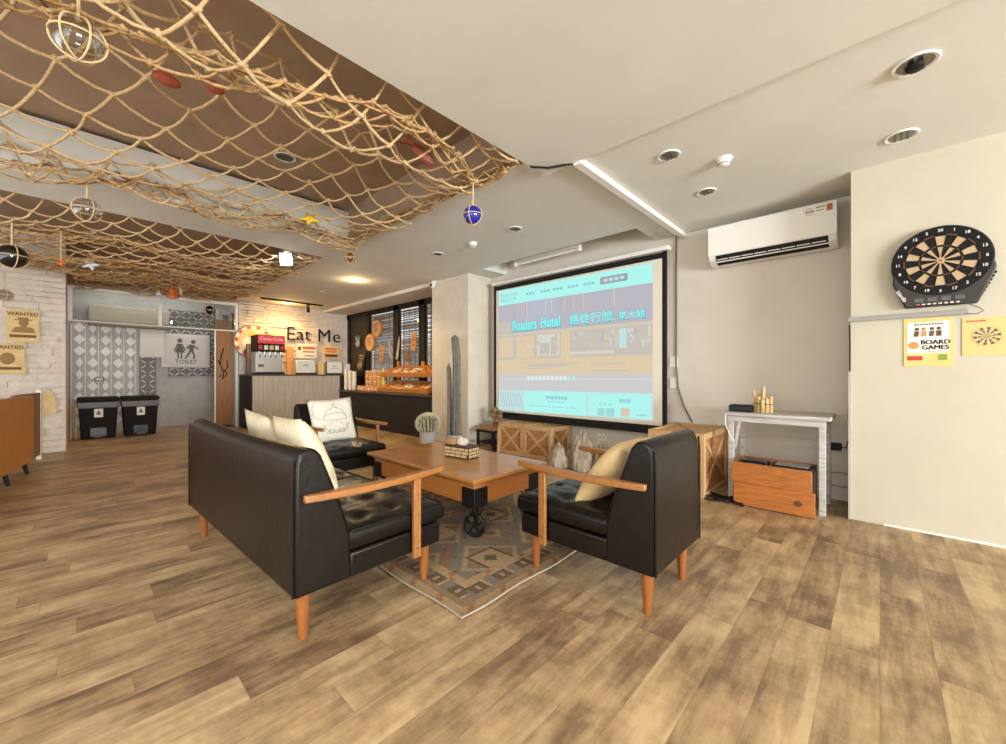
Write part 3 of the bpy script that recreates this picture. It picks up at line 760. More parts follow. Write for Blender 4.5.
# cctv on the pillar top
t = thing('cctv_camera', 'small white dome camera at the top of the pillar', 'camera', (-5.36, 4.02, 2.6))
OBJ('bracket', MB().box(-.03, .03, -.02, .04, .0, .035), WHITE, t, bevel=.006)
OBJ('camera_ball', MB().ball((0, -.02, -.035), .055, 16, 12), WHITE, t, smooth=True)
OBJ('lens', MB().lathe([(.026, 0), (.022, .014)], 14, Matrix.Translation((.02, -.068, -.045)) @ Matrix.Rotation(PI / 2, 4, 'X')), BLACKG, t, smooth=True)
t = MB().tube([(-5.32, 4.045, 2.6), (-5.1, 4.045, 2.6), (-4.95, 4.045, 2.615), (-4.75, 4.045, 2.618)], .010, 6)
one('camera_conduit', t, WHITEM, 'white conduit leading from the dome camera along the pillar', 'conduit', smooth=True)

# ------------------------------------------------------------------ air conditioner
ac = thing('air_conditioner', 'white split air conditioner high on the wall beside the dartboard wall', 'air conditioner', (-.757, 4.54, 2.19))
b = MB(); poly = [(0, 0), (-.12, .0), (-.185, .035), (-.205, .075), (-.212, .365), (0, .372)]
b.prism(poly, -.498, .498, lambda p, q_, t_: (t_, p, q_)); OBJ('body', b, WHITE, ac, bevel=.012, bseg=3)
OBJ('front_panel', MB().box(-.497, .497, -.219, -.213, .082, .362), WHITE, ac, bevel=.004)
OBJ('outlet', MB().poly([(-.43, -.1225, -.001), (.44, -.1225, -.001), (.44, -.1895, .036), (-.43, -.1895, .036)]).poly([(-.43, -.1895, .0355), (.44, -.1895, .0355), (.44, -.2085, .079), (-.43, -.2085, .079)]), BLACK, ac, fixn=False)
v = MB()
for k in range(8): v.box(-.42 + k * .107, -.42 + k * .107 + .095, -.199, -.193, .036, .043)
OBJ('vane', v, WHITE, ac)
OBJ('flap', MB().box(-.43, .44, -.174, -.168, .018, .030), WHITE, ac)
st = MB().box(.27, .475, -.2205, -.219, .272, .348); so = OBJ('sticker', st, PAPERW, ac)
OBJ('sticker_badge', MB().ring((.315, -.221, .305), .026, .002, 'y', 20, 4).box(.285, .345, -.2212, -.2206, .300, .310), GREYPL, so)
OBJ('sticker_print', MB().box(.36, .42, -.2212, -.2206, .326, .334).box(.36, .415, -.2212, -.2206, .302, .308), INK, so)
OBJ('sticker_picture', MB().box(.43, .47, -.2212, -.2206, .286, .342), M('print_brown', (170, 110, 60), .6), so)
OBJ('pipe_stub', MB().tube([(-.42, -.03, .372), (-.42, -.03, .43)], .014, 8), WHITE, ac)

# ------------------------------------------------------------------ dartboard
db = thing('dartboard', 'black electronic dartboard with cream segments on the pale wall', 'dartboard', (.295, 4.015, 1.86))
b = MB(); P = [(-.225, -.06), (-.228, -.125), (-.165, -.300), (.165, -.300), (.238, -.10), (.242, -.07), (.225, .0)]
b.prism(P, -.05, -.002, lambda p, q_, t_: (p, t_, q_)); OBJ('console', b, M('dart_console', (44, 38, 35), 0.55), db, bevel=.008)
b = MB().lathe([(.230, 0), (.236, .01), (.236, .04), (.228, .052)], 48, Matrix.Rotation(PI / 2, 4, 'X')); OBJ('cabinet_rim', b, DARTK, db, smooth=True)
g = MB(); yy = -.0535
rad = [.016, .032, .093, .103, .166, .178]
for s_ in range(20):
    for k in range(len(rad) - 1):
        dark = s_ % 2 == 0
        g.mi = (2 if k in (2, 4) and dark else (1 if k in (2, 4) else (0 if dark else 1)))
        if k in (2, 4): g.mi = 2 if not dark else 0
        else: g.mi = 1 if dark else 0
        a0, a1 = PI / 2 + (s_ - .5) * PI / 10, PI / 2 + (s_ + .5) * PI / 10
        for h_ in range(2):
            b0 = a0 + (a1 - a0) * h_ / 2; b1 = a0 + (a1 - a0) * (h_ + 1) / 2
            g.poly([(rad[k] * math.cos(b0), yy, rad[k] * math.sin(b0)), (rad[k + 1] * math.cos(b0), yy, rad[k + 1] * math.sin(b0)), (rad[k + 1] * math.cos(b1), yy, rad[k + 1] * math.sin(b1)), (rad[k] * math.cos(b1), yy, rad[k] * math.sin(b1))])
OBJ('dart_face', g, [DARTK, DARTC, DARTR], db)
w = MB()
for r_ in (.093, .103, .166, .178): w.ring((0, yy - .001, 0), r_, .0016, 'y', 48, 4)
for s_ in range(20):
    a0 = PI / 2 + (s_ - .5) * PI / 10; w.bar((.03 * math.cos(a0), yy - .001, .03 * math.sin(a0)), (.178 * math.cos(a0), yy - .001, .178 * math.sin(a0)), .0025, .003, (0, 1, 0))
OBJ('wire_spider', w, DARTK, db)
OBJ('bullseye', MB().lathe([(.020, 0), (.018, .006)], 20, Matrix.Translation((0, yy + .001, 0)) @ Matrix.Rotation(PI / 2, 4, 'X')), DARTC, db)
OBJ('bull_centre', MB().lathe([(.008, 0), (.007, .008)], 14, Matrix.Translation((0, yy + .001, 0)) @ Matrix.Rotation(PI / 2, 4, 'X')), RED, db)
n = MB()
for i, num in enumerate((20, 1, 18, 4, 13, 6, 10, 15, 2, 17, 3, 19, 7, 16, 8, 11, 14, 9, 12, 5)):
    a = PI / 2 - i * PI / 10; n.mesh(text_mesh(str(num), 0, .02), frame_neg_y(.203 * math.cos(a), -.0535, .203 * math.sin(a), .026))
OBJ('number_ring', n, NUMW, db, fixn=False)
bt = MB()
for k in range(4):
    x = -.10 + k * .062; bt.box(x - .022, x + .022, -.0525, -.05, -.268, -.240)
OBJ('display', bt, M('display_grey', (70, 68, 64), .3), db, bevel=.003)
for k in range(8): OBJ('button', MB().box(-.105 + k * .026 - .008, -.105 + k * .026 + .008, -.055, -.05, -.289, -.280), NUMW if k else PINK, db, bevel=.002)
OBJ('logo', MB().mesh(text_mesh('Islandia', 0, .02), frame_neg_y(-.185, -.0508, -.215, .030) @ Matrix.Rotation(R(-62), 4, 'Z')), NUMW, db, fixn=False)
for k in range(7): OBJ('dart_slot', MB().box(.18, .243 - .0095 * k, -.046, -.012, -.118 - .022 * k, -.108 - .022 * k), DARTK, db)
OBJ('power_cord', MB().tube([(.13, -.03, -.303), (.17, -.03, -.33), (.19, -.03, -.352), (.16, -.03, -.37), (.11, -.03, -.363)], .003, 5), GREYPL, db, smooth=True)
t = MB().box(-.175, .42, 3.985, 4.018, 1.495, 1.515); t.box(-.175, .42, 4.005, 4.018, 1.515, 1.530)
one('dart_rail', t, TRIMG, 'thin grey rail on the wall under the dartboard', 'rail')
t = MB().box(-.178, -.16, 4.0, 4.03, 0.0, 1.5)
struct('trim_2', MB().box(-.175, -.16, 4.005, 4.06, 0, 1.12), M('corner_guard', (176, 168, 158), .6))
# posters on the dart wall
t = thing('poster', 'yellow and white BOARD GAMES poster below the dartboard', 'poster', (.24, 4.018, 1.32))
OBJ('sheet', MB().box(-.117, .117, -.003, 0, -.165, .165), PAPERY, t)
OBJ('white_panel', MB().box(-.10, .10, -.0045, -.003, -.075, .14), PAPERW, t)
x = MB()
for dx_ in (-.0014, 0, .0014):
    for dz_ in (-.0006, .0006): x.mesh(text_mesh('BOARD'), frame_neg_y(.035 + dx_, -.006 - dx_ * .1, -.002 + dz_, .041)).mesh(text_mesh('GAMES'), frame_neg_y(.035 + dx_, -.006 - dx_ * .1, -.038 + dz_, .041))
x = x; OBJ('title', x, BLACK, t, fixn=False)
x = MB()
for k in range(10): x.box(-.065 + k * .014, -.065 + k * .014 + .009, -.006, -.0045, .118, .128)
for k in range(6): x.box(.0 + k * .015, .0 + k * .015 + .011, -.006, -.0045, -.066, -.061)
OBJ('small_print', x, INK, t)
x = MB()
for k, xx in enumerate((-.052, -.018, .02, .052)):
    x.mi = k % 3; x.ball((xx, -.006, .092), (.011, .003, .011), 8, 6); x.prism([(xx - .012, .078), (xx + .012, .078), (xx + .006 + .006 * (k % 2), .04), (xx - .014, .04)], -.0075, -.0045, lambda p, q_, t_: (p, t_, q_))
OBJ('figure_print', x, [M('print_brown_dark', (96, 66, 44), .7), M('print_tan', (190, 140, 90), .7), INK], t)
OBJ('dice_print', MB().lathe([(.026, 0), (.024, .0025)], 20, Matrix.Translation((-.068, -.0045, -.02)) @ Matrix.Rotation(PI / 2, 4, 'X')), M('print_orange', (206, 140, 76), .7), t)
OBJ('red_tag', MB().box(-.10, -.025, -.0048, -.003, -.125, -.095), RED, t)
OBJ('green_tag', MB().box(.05, .09, -.0048, -.003, -.125, -.085), GREEN, t)
t = thing('poster', 'pale yellow dartboard instruction poster beside the BOARD GAMES poster', 'poster', (.505, 4.018, 1.345))
OBJ('sheet', MB().box(-.108, .22, -.003, 0, -.125, .125), PAPERP, t)
x = MB()
for k in range(20):
    a = k * PI / 10; x.mi = k % 2; x.poly([(-.003, -.0042, 0), (-.003 + .058 * math.cos(a), -.0042, .058 * math.sin(a)), (-.003 + .058 * math.cos(a + PI / 10), -.0042, .058 * math.sin(a + PI / 10))])
for r_ in (.02, .04, .062): x.ring((-.003, -.004, 0), r_, .0018, 'y', 26, 4)
for k in range(12):
    a = k * PI / 6; x.bar((-.003 + .066 * math.cos(a), -.004, .066 * math.sin(a)), (-.003 + .085 * math.cos(a), -.004, .085 * math.sin(a)), .0015, .001, (0, 1, 0))
OBJ('dart_diagram', x, [INK, PAPERP], t)
x = MB()
for k in range(6): x.box(-.09 + k * .014, -.09 + k * .014 + .010, -.0045, -.003, .096, .106)
OBJ('heading', x, RED, t)
x = MB()
for k in range(8): x.box(.135, .20, -.0045, -.003, .05 - k * .014, .056 - k * .014)
OBJ('text_block', x, INK, t)

# ------------------------------------------------------------------ console table and what is on it
co = thing('console_table', 'narrow whitewashed wooden console table against the wall under the air conditioner', 'table', (-.64, 4.16, 0))
OBJ('table_top', MB().box(-.37, .37, -.24, .24, .735, .765), CONSOLE, co, bevel=.005)
OBJ('apron', MB().box(-.34, .34, -.215, -.19, .685, .734), CONSOLE, co, bevel=.003)
OBJ('apron', MB().box(-.34, .34, .19, .215, .685, .734), CONSOLE, co, bevel=.003)
for sx in (-1, 1):
    for sy in (-1, 1): OBJ('leg', MB().box(sx * .315 - .022, sx * .315 + .022, sy * .20 - .020, sy * .20 + .020, 0, .684), CONSOLE, co, bevel=.004)
OBJ('brace', MB().bar((-.29, -.2, .45), (-.25, -.2, .69), .02, .03, (0, 1, 0)), CONSOLE, co)
bxo = thing('wooden_box', 'orange pine box of two wide planks under the console table', 'box', (-.64, 4.0, 0))
OBJ('plank', MB().box(-.262, .285, -.20, -.178, .008, .195), PINE, bxo, bevel=.003)
OBJ('plank', MB().box(-.275, .265, -.206, -.180, .197, .36), PINE, bxo, bevel=.003)
OBJ('side_panel', MB().box(-.27, -.25, -.178, .20, .006, .35), PINE, bxo)
OBJ('side_panel', MB().box(.24, .26, -.178, .20, .006, .35), BROWNT, bxo)
OBJ('back_panel', MB().box(-.249, .239, .18, .20, .006, .35), PINE, bxo)
OBJ('shelf', MB().box(-.249, .239, -.177, .179, .315, .33), BROWNT, bxo)
OBJ('knot', MB().ball((.18, -.2005, .10), (.028, .002, .022), 12, 8), PINED, bxo, smooth=True)
t = thing('media_box', 'black set-top box on the wooden box under the console', 'electronic box', (-.765, 3.93, .330))
OBJ('case', MB().box(-.09, .09, -.07, .07, 0, .045), BLACKG, t, bevel=.004); OBJ('front_label', MB().box(-.06, .06, -.0715, -.07, .012, .026), GREYPL, t)
t = thing('router', 'silver topped flat player on the wooden box under the console', 'electronic box', (-.52, 3.95, .330))
OBJ('case', MB().box(-.12, .15, -.08, .08, 0, .035), BLACK, t, bevel=.004); OBJ('lid', MB().box(-.10, .12, -.082, .07, .036, .042), STEEL, t)
t = thing('black_device', 'black rounded speaker box on the console table top', 'speaker', (-.90, 4.06, .765))
OBJ('body', MB().box(-.095, .095, -.05, .05, 0, .062), BLACK, t, bevel=.02, bseg=3); OBJ('grille', MB().box(-.08, .08, -.0515, -.05, .015, .048), BLACKG, t)
random.seed(5)
t = thing('bamboo_holder', 'bundle of cut bamboo tubes tied as a holder on the console table', 'holder', (-.742, 4.10, .765)); t.scale = (.76, .8, .95)
hs = [(-.075, 0, .10), (-.04, -.02, .14), (0, .01, .235), (.0, -.035, .12), (.04, -.02, .13), (.075, 0, .15), (.04, .03, .11), (-.04, .03, .17)]
for x, y, h_ in hs: OBJ('bamboo_tube', MB().lathe([(.021, 0), (.022, h_ * .45), (.024, h_ * .47), (.022, h_ * .5), (.021, h_), (.016, h_), (.015, h_ - .02)], 12, Matrix.Translation((x, y, 0))), BAMBOO, t, smooth=True)
OBJ('bamboo_stick', MB().tube([(-.06, 0, .05), (-.10, 0, .20)], .013, 8), BAMBOO, t, smooth=True)
OBJ('tie_cord', MB().ring((0, 0, .08), .098, .004, 'z', 24, 5, .52), BURN, t)
t = MB().tube([(-.99, 3.91, .74), (-.985, 3.89, .66), (-.95, 3.90, .56), (-.93, 3.92, .52)], .004, 5)
one('white_cable', t, WHITE, 'white cable hanging off the end of the console table', 'cable', smooth=True)
t = thing('power_adapter', 'black plug adapter with cable on the wall behind the console', 'adapter', (-.30, 4.535, .47))
OBJ('plug', MB().box(-.04, .06, -.06, .01, -.03, .03), BLACK, t, bevel=.006)
OBJ('cord', MB().tube([(.06, -.03, 0), (.09, -.05, .0), (.11, -.10, .08), (.11, -.2, .3), (.122, -.25, .6), (.124, -.30, .9), (.122, -.33, 1.02)], .004, 5), BLACK, t, smooth=True)
t = MB().ring((-.25, 4.50, .19), .10, .003, 'y', 22, 5, .6); one('coiled_cable', t, GREYPL, 'thin cable loop in the corner beside the console table', 'cable', smooth=True)
t = MB(); random.seed(9)
P = [(-1.0 + .20 * math.sin(i * .9) * math.cos(i * .23), 3.86 + .10 * math.cos(i * 1.3) - .02 * (i % 3), .012 + .006 * (i % 4)) for i in range(34)]
t.tube(P, .007, 6); one('power_cables', t, BLACK, 'tangle of black power cables on the floor beside the crate', 'cable', smooth=True)
t = MB().box(-.25, .25, 0, .012, -.035, .035)
o = one('wall_socket', MB().box(-.045, .045, -.010, 0, -.06, .06), WHITE, 'white switch plate on the wall just beside the screen edge, upper of two', 'switch', 'wall plates by the screen', bevel=.004); o.location = (-1.672, 4.549, 1.235)
o2 = o.copy(); COL.objects.link(o2); o2.location = (-1.672, 4.549, 1.0); o2['label'] = 'white switch plate on the wall beside the screen edge, lower of two'
t = thing('wall_outlet', 'cream double outlet plate on the wall under the screen', 'outlet', (-2.56, 4.549, .30))
OBJ('plate', MB().box(-.06, .06, -.010, 0, -.04, .04), PAPERW, t, bevel=.004); OBJ('socket_slots', MB().box(-.03, -.02, -.0112, -.010, -.012, .012).box(.02, .03, -.0112, -.010, -.012, .012), GREYPL, t)
o = one('wall_socket', MB().box(-.14, .14, -.012, 0, -.035, .035), WALL, 'long pale socket strip on the wall behind the console table', 'socket', bevel=.004); o.location = (-.50, 4.549, .47)

# ------------------------------------------------------------------ crates
def crate(name_loc, w, d, h, label, grp='wooden crates along the screen wall'):
    t = thing('wooden_crate', label, 'crate', name_loc, 0, grp)
    x, y = w / 2, d / 2
    OBJ('crate_body', MB().box(-x + .018, x - .018, -y + .018, y - .018, .012, h - .014), CRATE, t)
    f = MB(); bw = .042
    for sy in (-1, 1):
        for sx in (-1, 1): f.box(sx * (x - bw / 2) - bw / 2, sx * (x - bw / 2) + bw / 2, sy * (y - .01) - .01, sy * (y - .01) + .01, 0, h)
        for zz in (0, h - bw): f.box(-x + bw, x - bw, sy * (y - .01) - .01, sy * (y - .01) + .01, zz, zz + bw)
    for sx in (-1, 1):
        for sy in (-1, 1): f.box(sx * (x - .01) - .01, sx * (x - .01) + .01, sy * (y - .02 - bw / 2) - bw / 2, sy * (y - .02 - bw / 2) + bw / 2, 0, h)
        for zz in (0, h - bw): f.box(sx * (x - .01) - .01, sx * (x - .01) + .01, -y + .02 + bw, y - .02 - bw, zz, zz + bw)
    OBJ('frame_battens', f, CRATEL, t, bevel=.002)
    g = MB(); k = bw * .9
    for sy in (-1, 1):
        g.bar((-x + k, sy * (y - .011), h - k), (x - k, sy * (y - .011), k), .012, .034, (0, 1, 0)) if False else None
        for a in (1, -1):
            g.bar((-a * (x - k), sy * (y - .013 + .002 * a), h - k), (a * (x - k), sy * (y - .013 + .002 * a), k), .036, .010, (0, 1, 0))
    for sx in (-1, 1):
        for a in (1, -1):
            g.bar((sx * (x - .013 + .002 * a), -a * (y - k), h - k), (sx * (x - .013 + .002 * a), a * (y - k), k), .036, .010, (1, 0, 0))
    OBJ('diagonal_brace', g, CRATEL, t, bevel=.002)
    l = MB(); n_ = 4
    for i in range(n_): l.box(-x + .003 + (w - .006) * i / n_ + .002, -x + .003 + (w - .006) * (i + 1) / n_ - .002, -y + .003, y - .003, h - .014, h)
    l.box(-x, x, -y, -y + bw, h, h + .012).box(-x, x, y - bw, y, h, h + .012).box(-x, -x + bw, -y + bw, y - bw, h, h + .012).box(x - bw, x, -y + bw, y - bw, h, h + .012)
    l.bar((-x + bw, y - bw, h + .006), (x - bw, -y + bw, h + .006), .036, .010)
    OBJ('lid', l, CRATEL, t, bevel=.002)
crate((-3.70, 4.29, 0), .45, .44, .405, 'wooden crate with X braces under the screen, the one beside the small black table')
crate((-3.235, 4.29, 0), .46, .44, .405, 'wooden crate with X braces under the screen, the one beside the pale stones')
crate((-1.37, 4.13, 0), .50, .76, .56, 'taller wooden crate with X braces between the armchair back and the console table')
t = MB().box(-2.85, -1.75, 4.36, 4.53, .0, .16); t.mi = 1; t.box(-2.87, -1.73, 4.34, 4.54, .161, .185)
one('low_plinth', t, [CRATE, WHITEM], 'low brown wooden plinth with a white top under the screen', 'plinth')
def stone(loc, rx, ry, h, seed, label):
    b = MB(); seg, n_ = 40, 26
    rings = []
    for i in range(n_ + 1):
        v = i / n_; ring = []
        for k in range(seg):
            a = 2 * PI * k / seg; ca, sa = math.cos(a), math.sin(a)
            prof = (1 - v ** 2.6) * .75 + .25 * (1 - v)
            rr = prof * (1 + .45 * noise.noise(Vector((ca * 3.0, sa * 3.0, v * 1.6 + seed))) + .34 * noise.noise(Vector((ca * 6, sa * 6, v * 2.0 + seed))) + .22 * noise.noise(Vector((ca * 13, sa * 13, v * 3 + seed))))
            lean = .35 * v * noise.noise(Vector((seed * 5, 1.7, 2.2))); pk = .16 * noise.noise(Vector((ca * 2.4, sa * 2.4, seed * 3)))
            ring.append(b.b.verts.new((loc[0] + rx * (rr * ca + lean), loc[1] + ry * rr * sa, loc[2] + h * v * (1 + pk * (v < .99)))))
        rings.append(ring)
    for i in range(n_):
        for k in range(seg): b.b.faces.new((rings[i][k], rings[i][(k + 1) % seg], rings[i + 1][(k + 1) % seg], rings[i + 1][k]))
    b.b.faces.new(rings[0][::-1]); b.b.faces.new(rings[-1])
    one('ornamental_stone', b, STONE, label, 'stone', 'pale ridged stones by the crates', smooth=True, loc=loc, ang=180)
stone((-2.53, 4.00, 0), .17, .13, .45, 1.3, 'tall pointed pale stone, the tallest beside the crates')
stone((-2.79, 3.90, 0), .12, .10, .29, 4.1, 'small rounded pale stone touching the crate')
stone((-2.24, 4.02, 0), .17, .11, .33, 7.7, 'low wide pale stone beside the beige cushion and the tall stone')

# ------------------------------------------------------------------ cacti and the small table in the corner
t = thing('barrel_cactus', 'round spiny barrel cactus in a grey concrete pot beside the dark counter', 'cactus', (-4.90, 3.57, 0)); t.scale = (.84, .84, .82)
OBJ('pot', MB().lathe([(.125, 0), (.14, .03), (.15, .24), (.15, .30), (.135, .30), (.13, .27)], 28), POTG, t, smooth=True)
rb = 20
fl = MB(); prof = [(.10, .29), (.15, .33), (.175, .39), (.182, .45), (.17, .52), (.13, .575), (.07, .60), (.02, .602)]
fl.lathe(prof, rb * 6, None, lambda a: 1 + .075 * math.cos(rb * a)); OBJ('cactus_body', fl, CACT, t, smooth=True, ang=180)
sp = MB(); random.seed(2)
for k in range(rb):
    a = 2 * PI * k / rb
    for i in range(22):
        v = i / 21; ang = -0.75 + v * 2.2; rr = .188 * math.cos(ang) if ang > -.1 else .178; rr = .196 * math.cos(max(ang, -1.0)) ; z = .445 + .165 * math.sin(ang)
        c_ = Vector((rr * math.cos(a), rr * math.sin(a), z)); nrm = Vector((math.cos(a) * math.cos(ang), math.sin(a) * math.cos(ang), math.sin(ang)))
        for q_ in range(3):
            dv = (nrm + Vector([random.uniform(-.8, .8) for _ in range(3)])).normalized()
            sp.tube([c_, c_ + dv * .040], [.0055, .002], 3)
    for i in range(4): pass
for i in range(90):
    a = random.uniform(0, 6.28); r_ = .07 * math.sqrt(random.random()); c_ = Vector((r_ * math.cos(a), r_ * math.sin(a), .595)); sp.tube([c_, c_ + Vector((random.uniform(-.02, .02), random.uniform(-.02, .02), .03))], [.004, .001], 3)
o = OBJ('spines', sp, SPINE, t); o['kind'] = 'stuff'
t = thing('columnar_cactus', 'tall grey columnar cactus with two stems in front of the pillar', 'cactus', (-4.62, 3.85, 0))
OBJ('pot', MB().lathe([(.10, 0), (.115, .02), (.13, .20), (.12, .20), (.115, .17)], 20), POTG, t, smooth=True)
def stem_(pts, r, nr):
    b = MB(); P = [Vector(p) for p in pts]; N = 24; seg = nr * 6; rings = []
    for i in range(N + 1):
        v = i / N * (len(P) - 1); k = min(int(v), len(P) - 2); p = P[k].lerp(P[k + 1], v - k)
        rr = r * (1 - .15 * i / N) * (1 if i < N - 2 else (.8 if i == N - 2 else .5 if i == N - 1 else .12))
        rings.append([b.b.verts.new((p.x + rr * (1 + .34 * math.cos(nr * 2 * PI * j / seg)) * math.cos(2 * PI * j / seg), p.y + rr * (1 + .34 * math.cos(nr * 2 * PI * j / seg)) * math.sin(2 * PI * j / seg), p.z)) for j in range(seg)])
    for i in range(N):
        for j in range(seg): b.b.faces.new((rings[i][j], rings[i][(j + 1) % seg], rings[i + 1][(j + 1) % seg], rings[i + 1][j]))
    b.b.faces.new(rings[0][::-1]); b.b.faces.new(rings[-1]); return b
OBJ('stem', stem_([(.04, 0, .17), (.05, 0, .8), (.045, 0, 1.35), (.015, 0, 1.60), (.0, 0, 1.68)], .050, 9), CEREUS, t, smooth=True, ang=180)
OBJ('stem', stem_([(-.075, -.03, .17), (-.08, -.03, .7), (-.09, -.03, 1.0), (-.105, -.03, 1.27)], .030, 8), CEREUS, t, smooth=True, ang=180)
t = thing('small_table', 'small black low table in the corner beside the crates', 'table', (-4.13, 4.18, 0))
OBJ('table_top', MB().box(-.19, .19, -.18, .18, .26, .29), BLACK, t, bevel=.003)
OBJ('shelf', MB().box(-.17, .17, -.16, .16, .10, .12), BLACK, t)
for sx in (-1, 1):
    for sy in (-1, 1): OBJ('leg', MB().box(sx * .165 - .015, sx * .165 + .015, sy * .155 - .015, sy * .155 + .015, 0, .259), BLACK, t)
t = MB().bar((-3.86, 4.00, .0), (-3.865, 4.01, .36), .03, .02); one('wooden_stake', t, CRATEL, 'short pale wooden stake standing against the crate end', 'stick', bevel=.003)
t = thing('wooden_block', 'flat brown wooden block on the small black table', 'block', (-4.13, 4.10, .29))
OBJ('body', MB().box(-.15, .14, -.07, .07, 0, .045), CRATE, t, bevel=.004)
t = thing('dried_cactus', 'small brown dried pad cactus on the corner table beside the screen edge', 'plant', (-4.10, 4.22, .29))
OBJ('pot', MB().lathe([(.06, 0), (.075, .08), (.068, .08), (.06, .07)], 18), CRATE, t, smooth=True)
PADB = M('dried_pad', (128, 98, 66), .85, var=.2, scale=18, bump=.4, bscale=60)
for c_, r_ in (((0, 0, .12), (.06, .05, .06)), ((-.05, 0, .20), (.055, .045, .05)), ((.05, .0, .19), (.05, .045, .05)), ((-.03, 0, .275), (.052, .045, .05)), ((.08, -.01, .25), (.04, .03, .035)), ((-.085, -.01, .26), (.045, .03, .04))):
    OBJ('pad', MB().ball(c_, r_, 14, 10), PADB, t, smooth=True)

# ------------------------------------------------------------------ service bar and dark counter
bar = thing('bar_counter', 'grey wood-panelled service counter below the Eat Me letters', 'counter', (-9.35, 3.2, 0))
b = MB()
for k in range(9): b.box(.405, .425, -.87 + k * .193 + .0015, -.87 + (k + 1) * .193 - .0015, .05, 1.06)
OBJ('front_panel', b, GREYW, bar)
OBJ('end_panel', MB().box(-.383, .425, -.90, -.872, 0, 1.06), DARKC, bar)
OBJ('body', MB().box(-.383, .404, -.871, 1.42, .0, 1.06), DARKC, bar)
OBJ('counter_top', MB().box(-.383, .44, -.91, 1.42, 1.061, 1.09), BROWNT, bar, bevel=.004)
dc = thing('snack_counter', 'black low counter with a brown top between the bar and the pillar', 'counter', (-7.19, 4.36, 0))
OBJ('body', MB().box(-1.71, 1.725, -.31, .28, 0, .71), DARKC, dc, bevel=.003)
OBJ('counter_top', MB().box(-1.715, 1.725, -.335, .28, .711, .745), BROWNT, dc, bevel=.004)
# wall lettering
def letter(ch_, y, z, s, label):
    me = text_mesh(ch_, .02, -.006); a, b_, c_, e_ = fit(me)
    t_ = MB().mesh(me, frame_pos_x(XL + .055, y - s * (a + b_) / 2, z - s * c_, s))
    one('wall_letter', t_, BLACK, label, 'letter', 'black letters on the counter wall', loc=(XL + .055, y, z))
LZ = 1.875
letter('E', 3.316, LZ, .44, 'big black letter E, the first of the words Eat Me on the brick wall')
letter('a', 3.51, LZ, .44, 'black letter a in the word Eat on the brick wall')
letter('t', 3.675, LZ, .44, 'black letter t ending the word Eat on the brick wall')
letter('M', 4.06, LZ, .44, 'big black letter M starting the word Me on the counter wall')
letter('e', 4.36, LZ, .44, 'black letter e ending the word Me on the counter wall')
# round emblem on the brick
t = thing('round_emblem', 'large round badge with a dashed pink and white ring on the brick wall', 'emblem', (XL + .052, 2.56, 1.78))
OBJ('disc', MB().lathe([(.36, 0), (.36, .015), (.35, .02)], 40, Matrix.Rotation(PI / 2, 4, 'Y')), M('emblem_cream', (214, 188, 142), .7), t)
g = MB()
for k in range(22):
    a0, a1 = 2 * PI * k / 22 + .03, 2 * PI * (k + 1) / 22 - .03; g.mi = k % 2
    g.poly([(.022, r_ * math.cos(a), r_ * math.sin(a)) for r_, a in ((.29, a0), (.345, a0), (.345, a1), (.29, a1))])
OBJ('block_ring', g, [M('emblem_pink', (196, 74, 70), .6), PAPERW], t)
OBJ('rim', MB().ring((.012, 0, 0), .36, .010, 'x', 40, 6), BROWNT, t, smooth=True)
g = MB(); g.lathe([(.13, 0), (.12, .01)], 24, Matrix.Translation((.02, -.09, -.02)) @ Matrix.Rotation(PI / 2, 4, 'Y')); OBJ('pale_patch', g, PAPERW, t)
OBJ('yellow_patch', MB().lathe([(.07, 0), (.06, .01)], 20, Matrix.Translation((.02, -.02, .14)) @ Matrix.Rotation(PI / 2, 4, 'Y')), M('emblem_yellow', (226, 176, 70), .6), t)
for k in range(3): OBJ('dark_dot', MB().lathe([(.045, 0), (.04, .01)], 14, Matrix.Translation((.021, -.14 + .13 * k, -.20 - .03 * (k == 1))) @ Matrix.Rotation(PI / 2, 4, 'Y')), BROWNT, t)
t = MB().box(-9.66, -9.56, 2.40, 2.62, 1.09, 1.73); one('wooden_post', t, M('weathered_post', (112, 92, 72), .8, c2=(146, 122, 98), scale=6, stretch=(10, 10, 1)), 'weathered brown wooden board standing on the bar behind the drink machine', 'board')
# drinks dispenser
dm = thing('drink_dispenser', 'soda fountain with a red lit header and five flavour buttons on the bar', 'drink machine', (-9.2, 2.69, 1.09))
OBJ('body', MB().box(-.25, .06, -.25, .25, .03, .46), STEEL, dm, bevel=.006)
OBJ('drip_tray', MB().box(-.22, .22, -.24, .24, .0, .05), BLACK, dm, bevel=.006)
OBJ('valve_head', MB().box(-.24, .20, -.255, .255, .47, .80), BLACK, dm, bevel=.008)
OBJ('header', MB().box(.201, .215, -.248, .248, .625, .79), PINK, dm, bevel=.003)
OBJ('header_lettering', MB().mesh(text_mesh('Coca-Cola', .004, .005), frame_pos_x(.2165, 0, .72, .098)), EM('header_white', (246, 236, 226), .6, .3), dm, fixn=False)
for k in range(5):
    y = -.20 + k * .10
    OBJ('flavour_button', MB().box(.20, .210, y - .036, y + .036, .50, .59), [RED, PAPERW, PAPERY, PAPERW, RED][k], dm, bevel=.004)
    vv = MB().tube([(.13, y, .47), (.13, y, .40), (.14, y, .36)], .016, 8); vv.box(.10, .12, y - .012, y + .012, .34, .46); OBJ('nozzle', vv, CHROME, dm)
OBJ('spec_plate', MB().box(.0605, .063, -.2, -.1, .15, .21), GREYPL, dm)
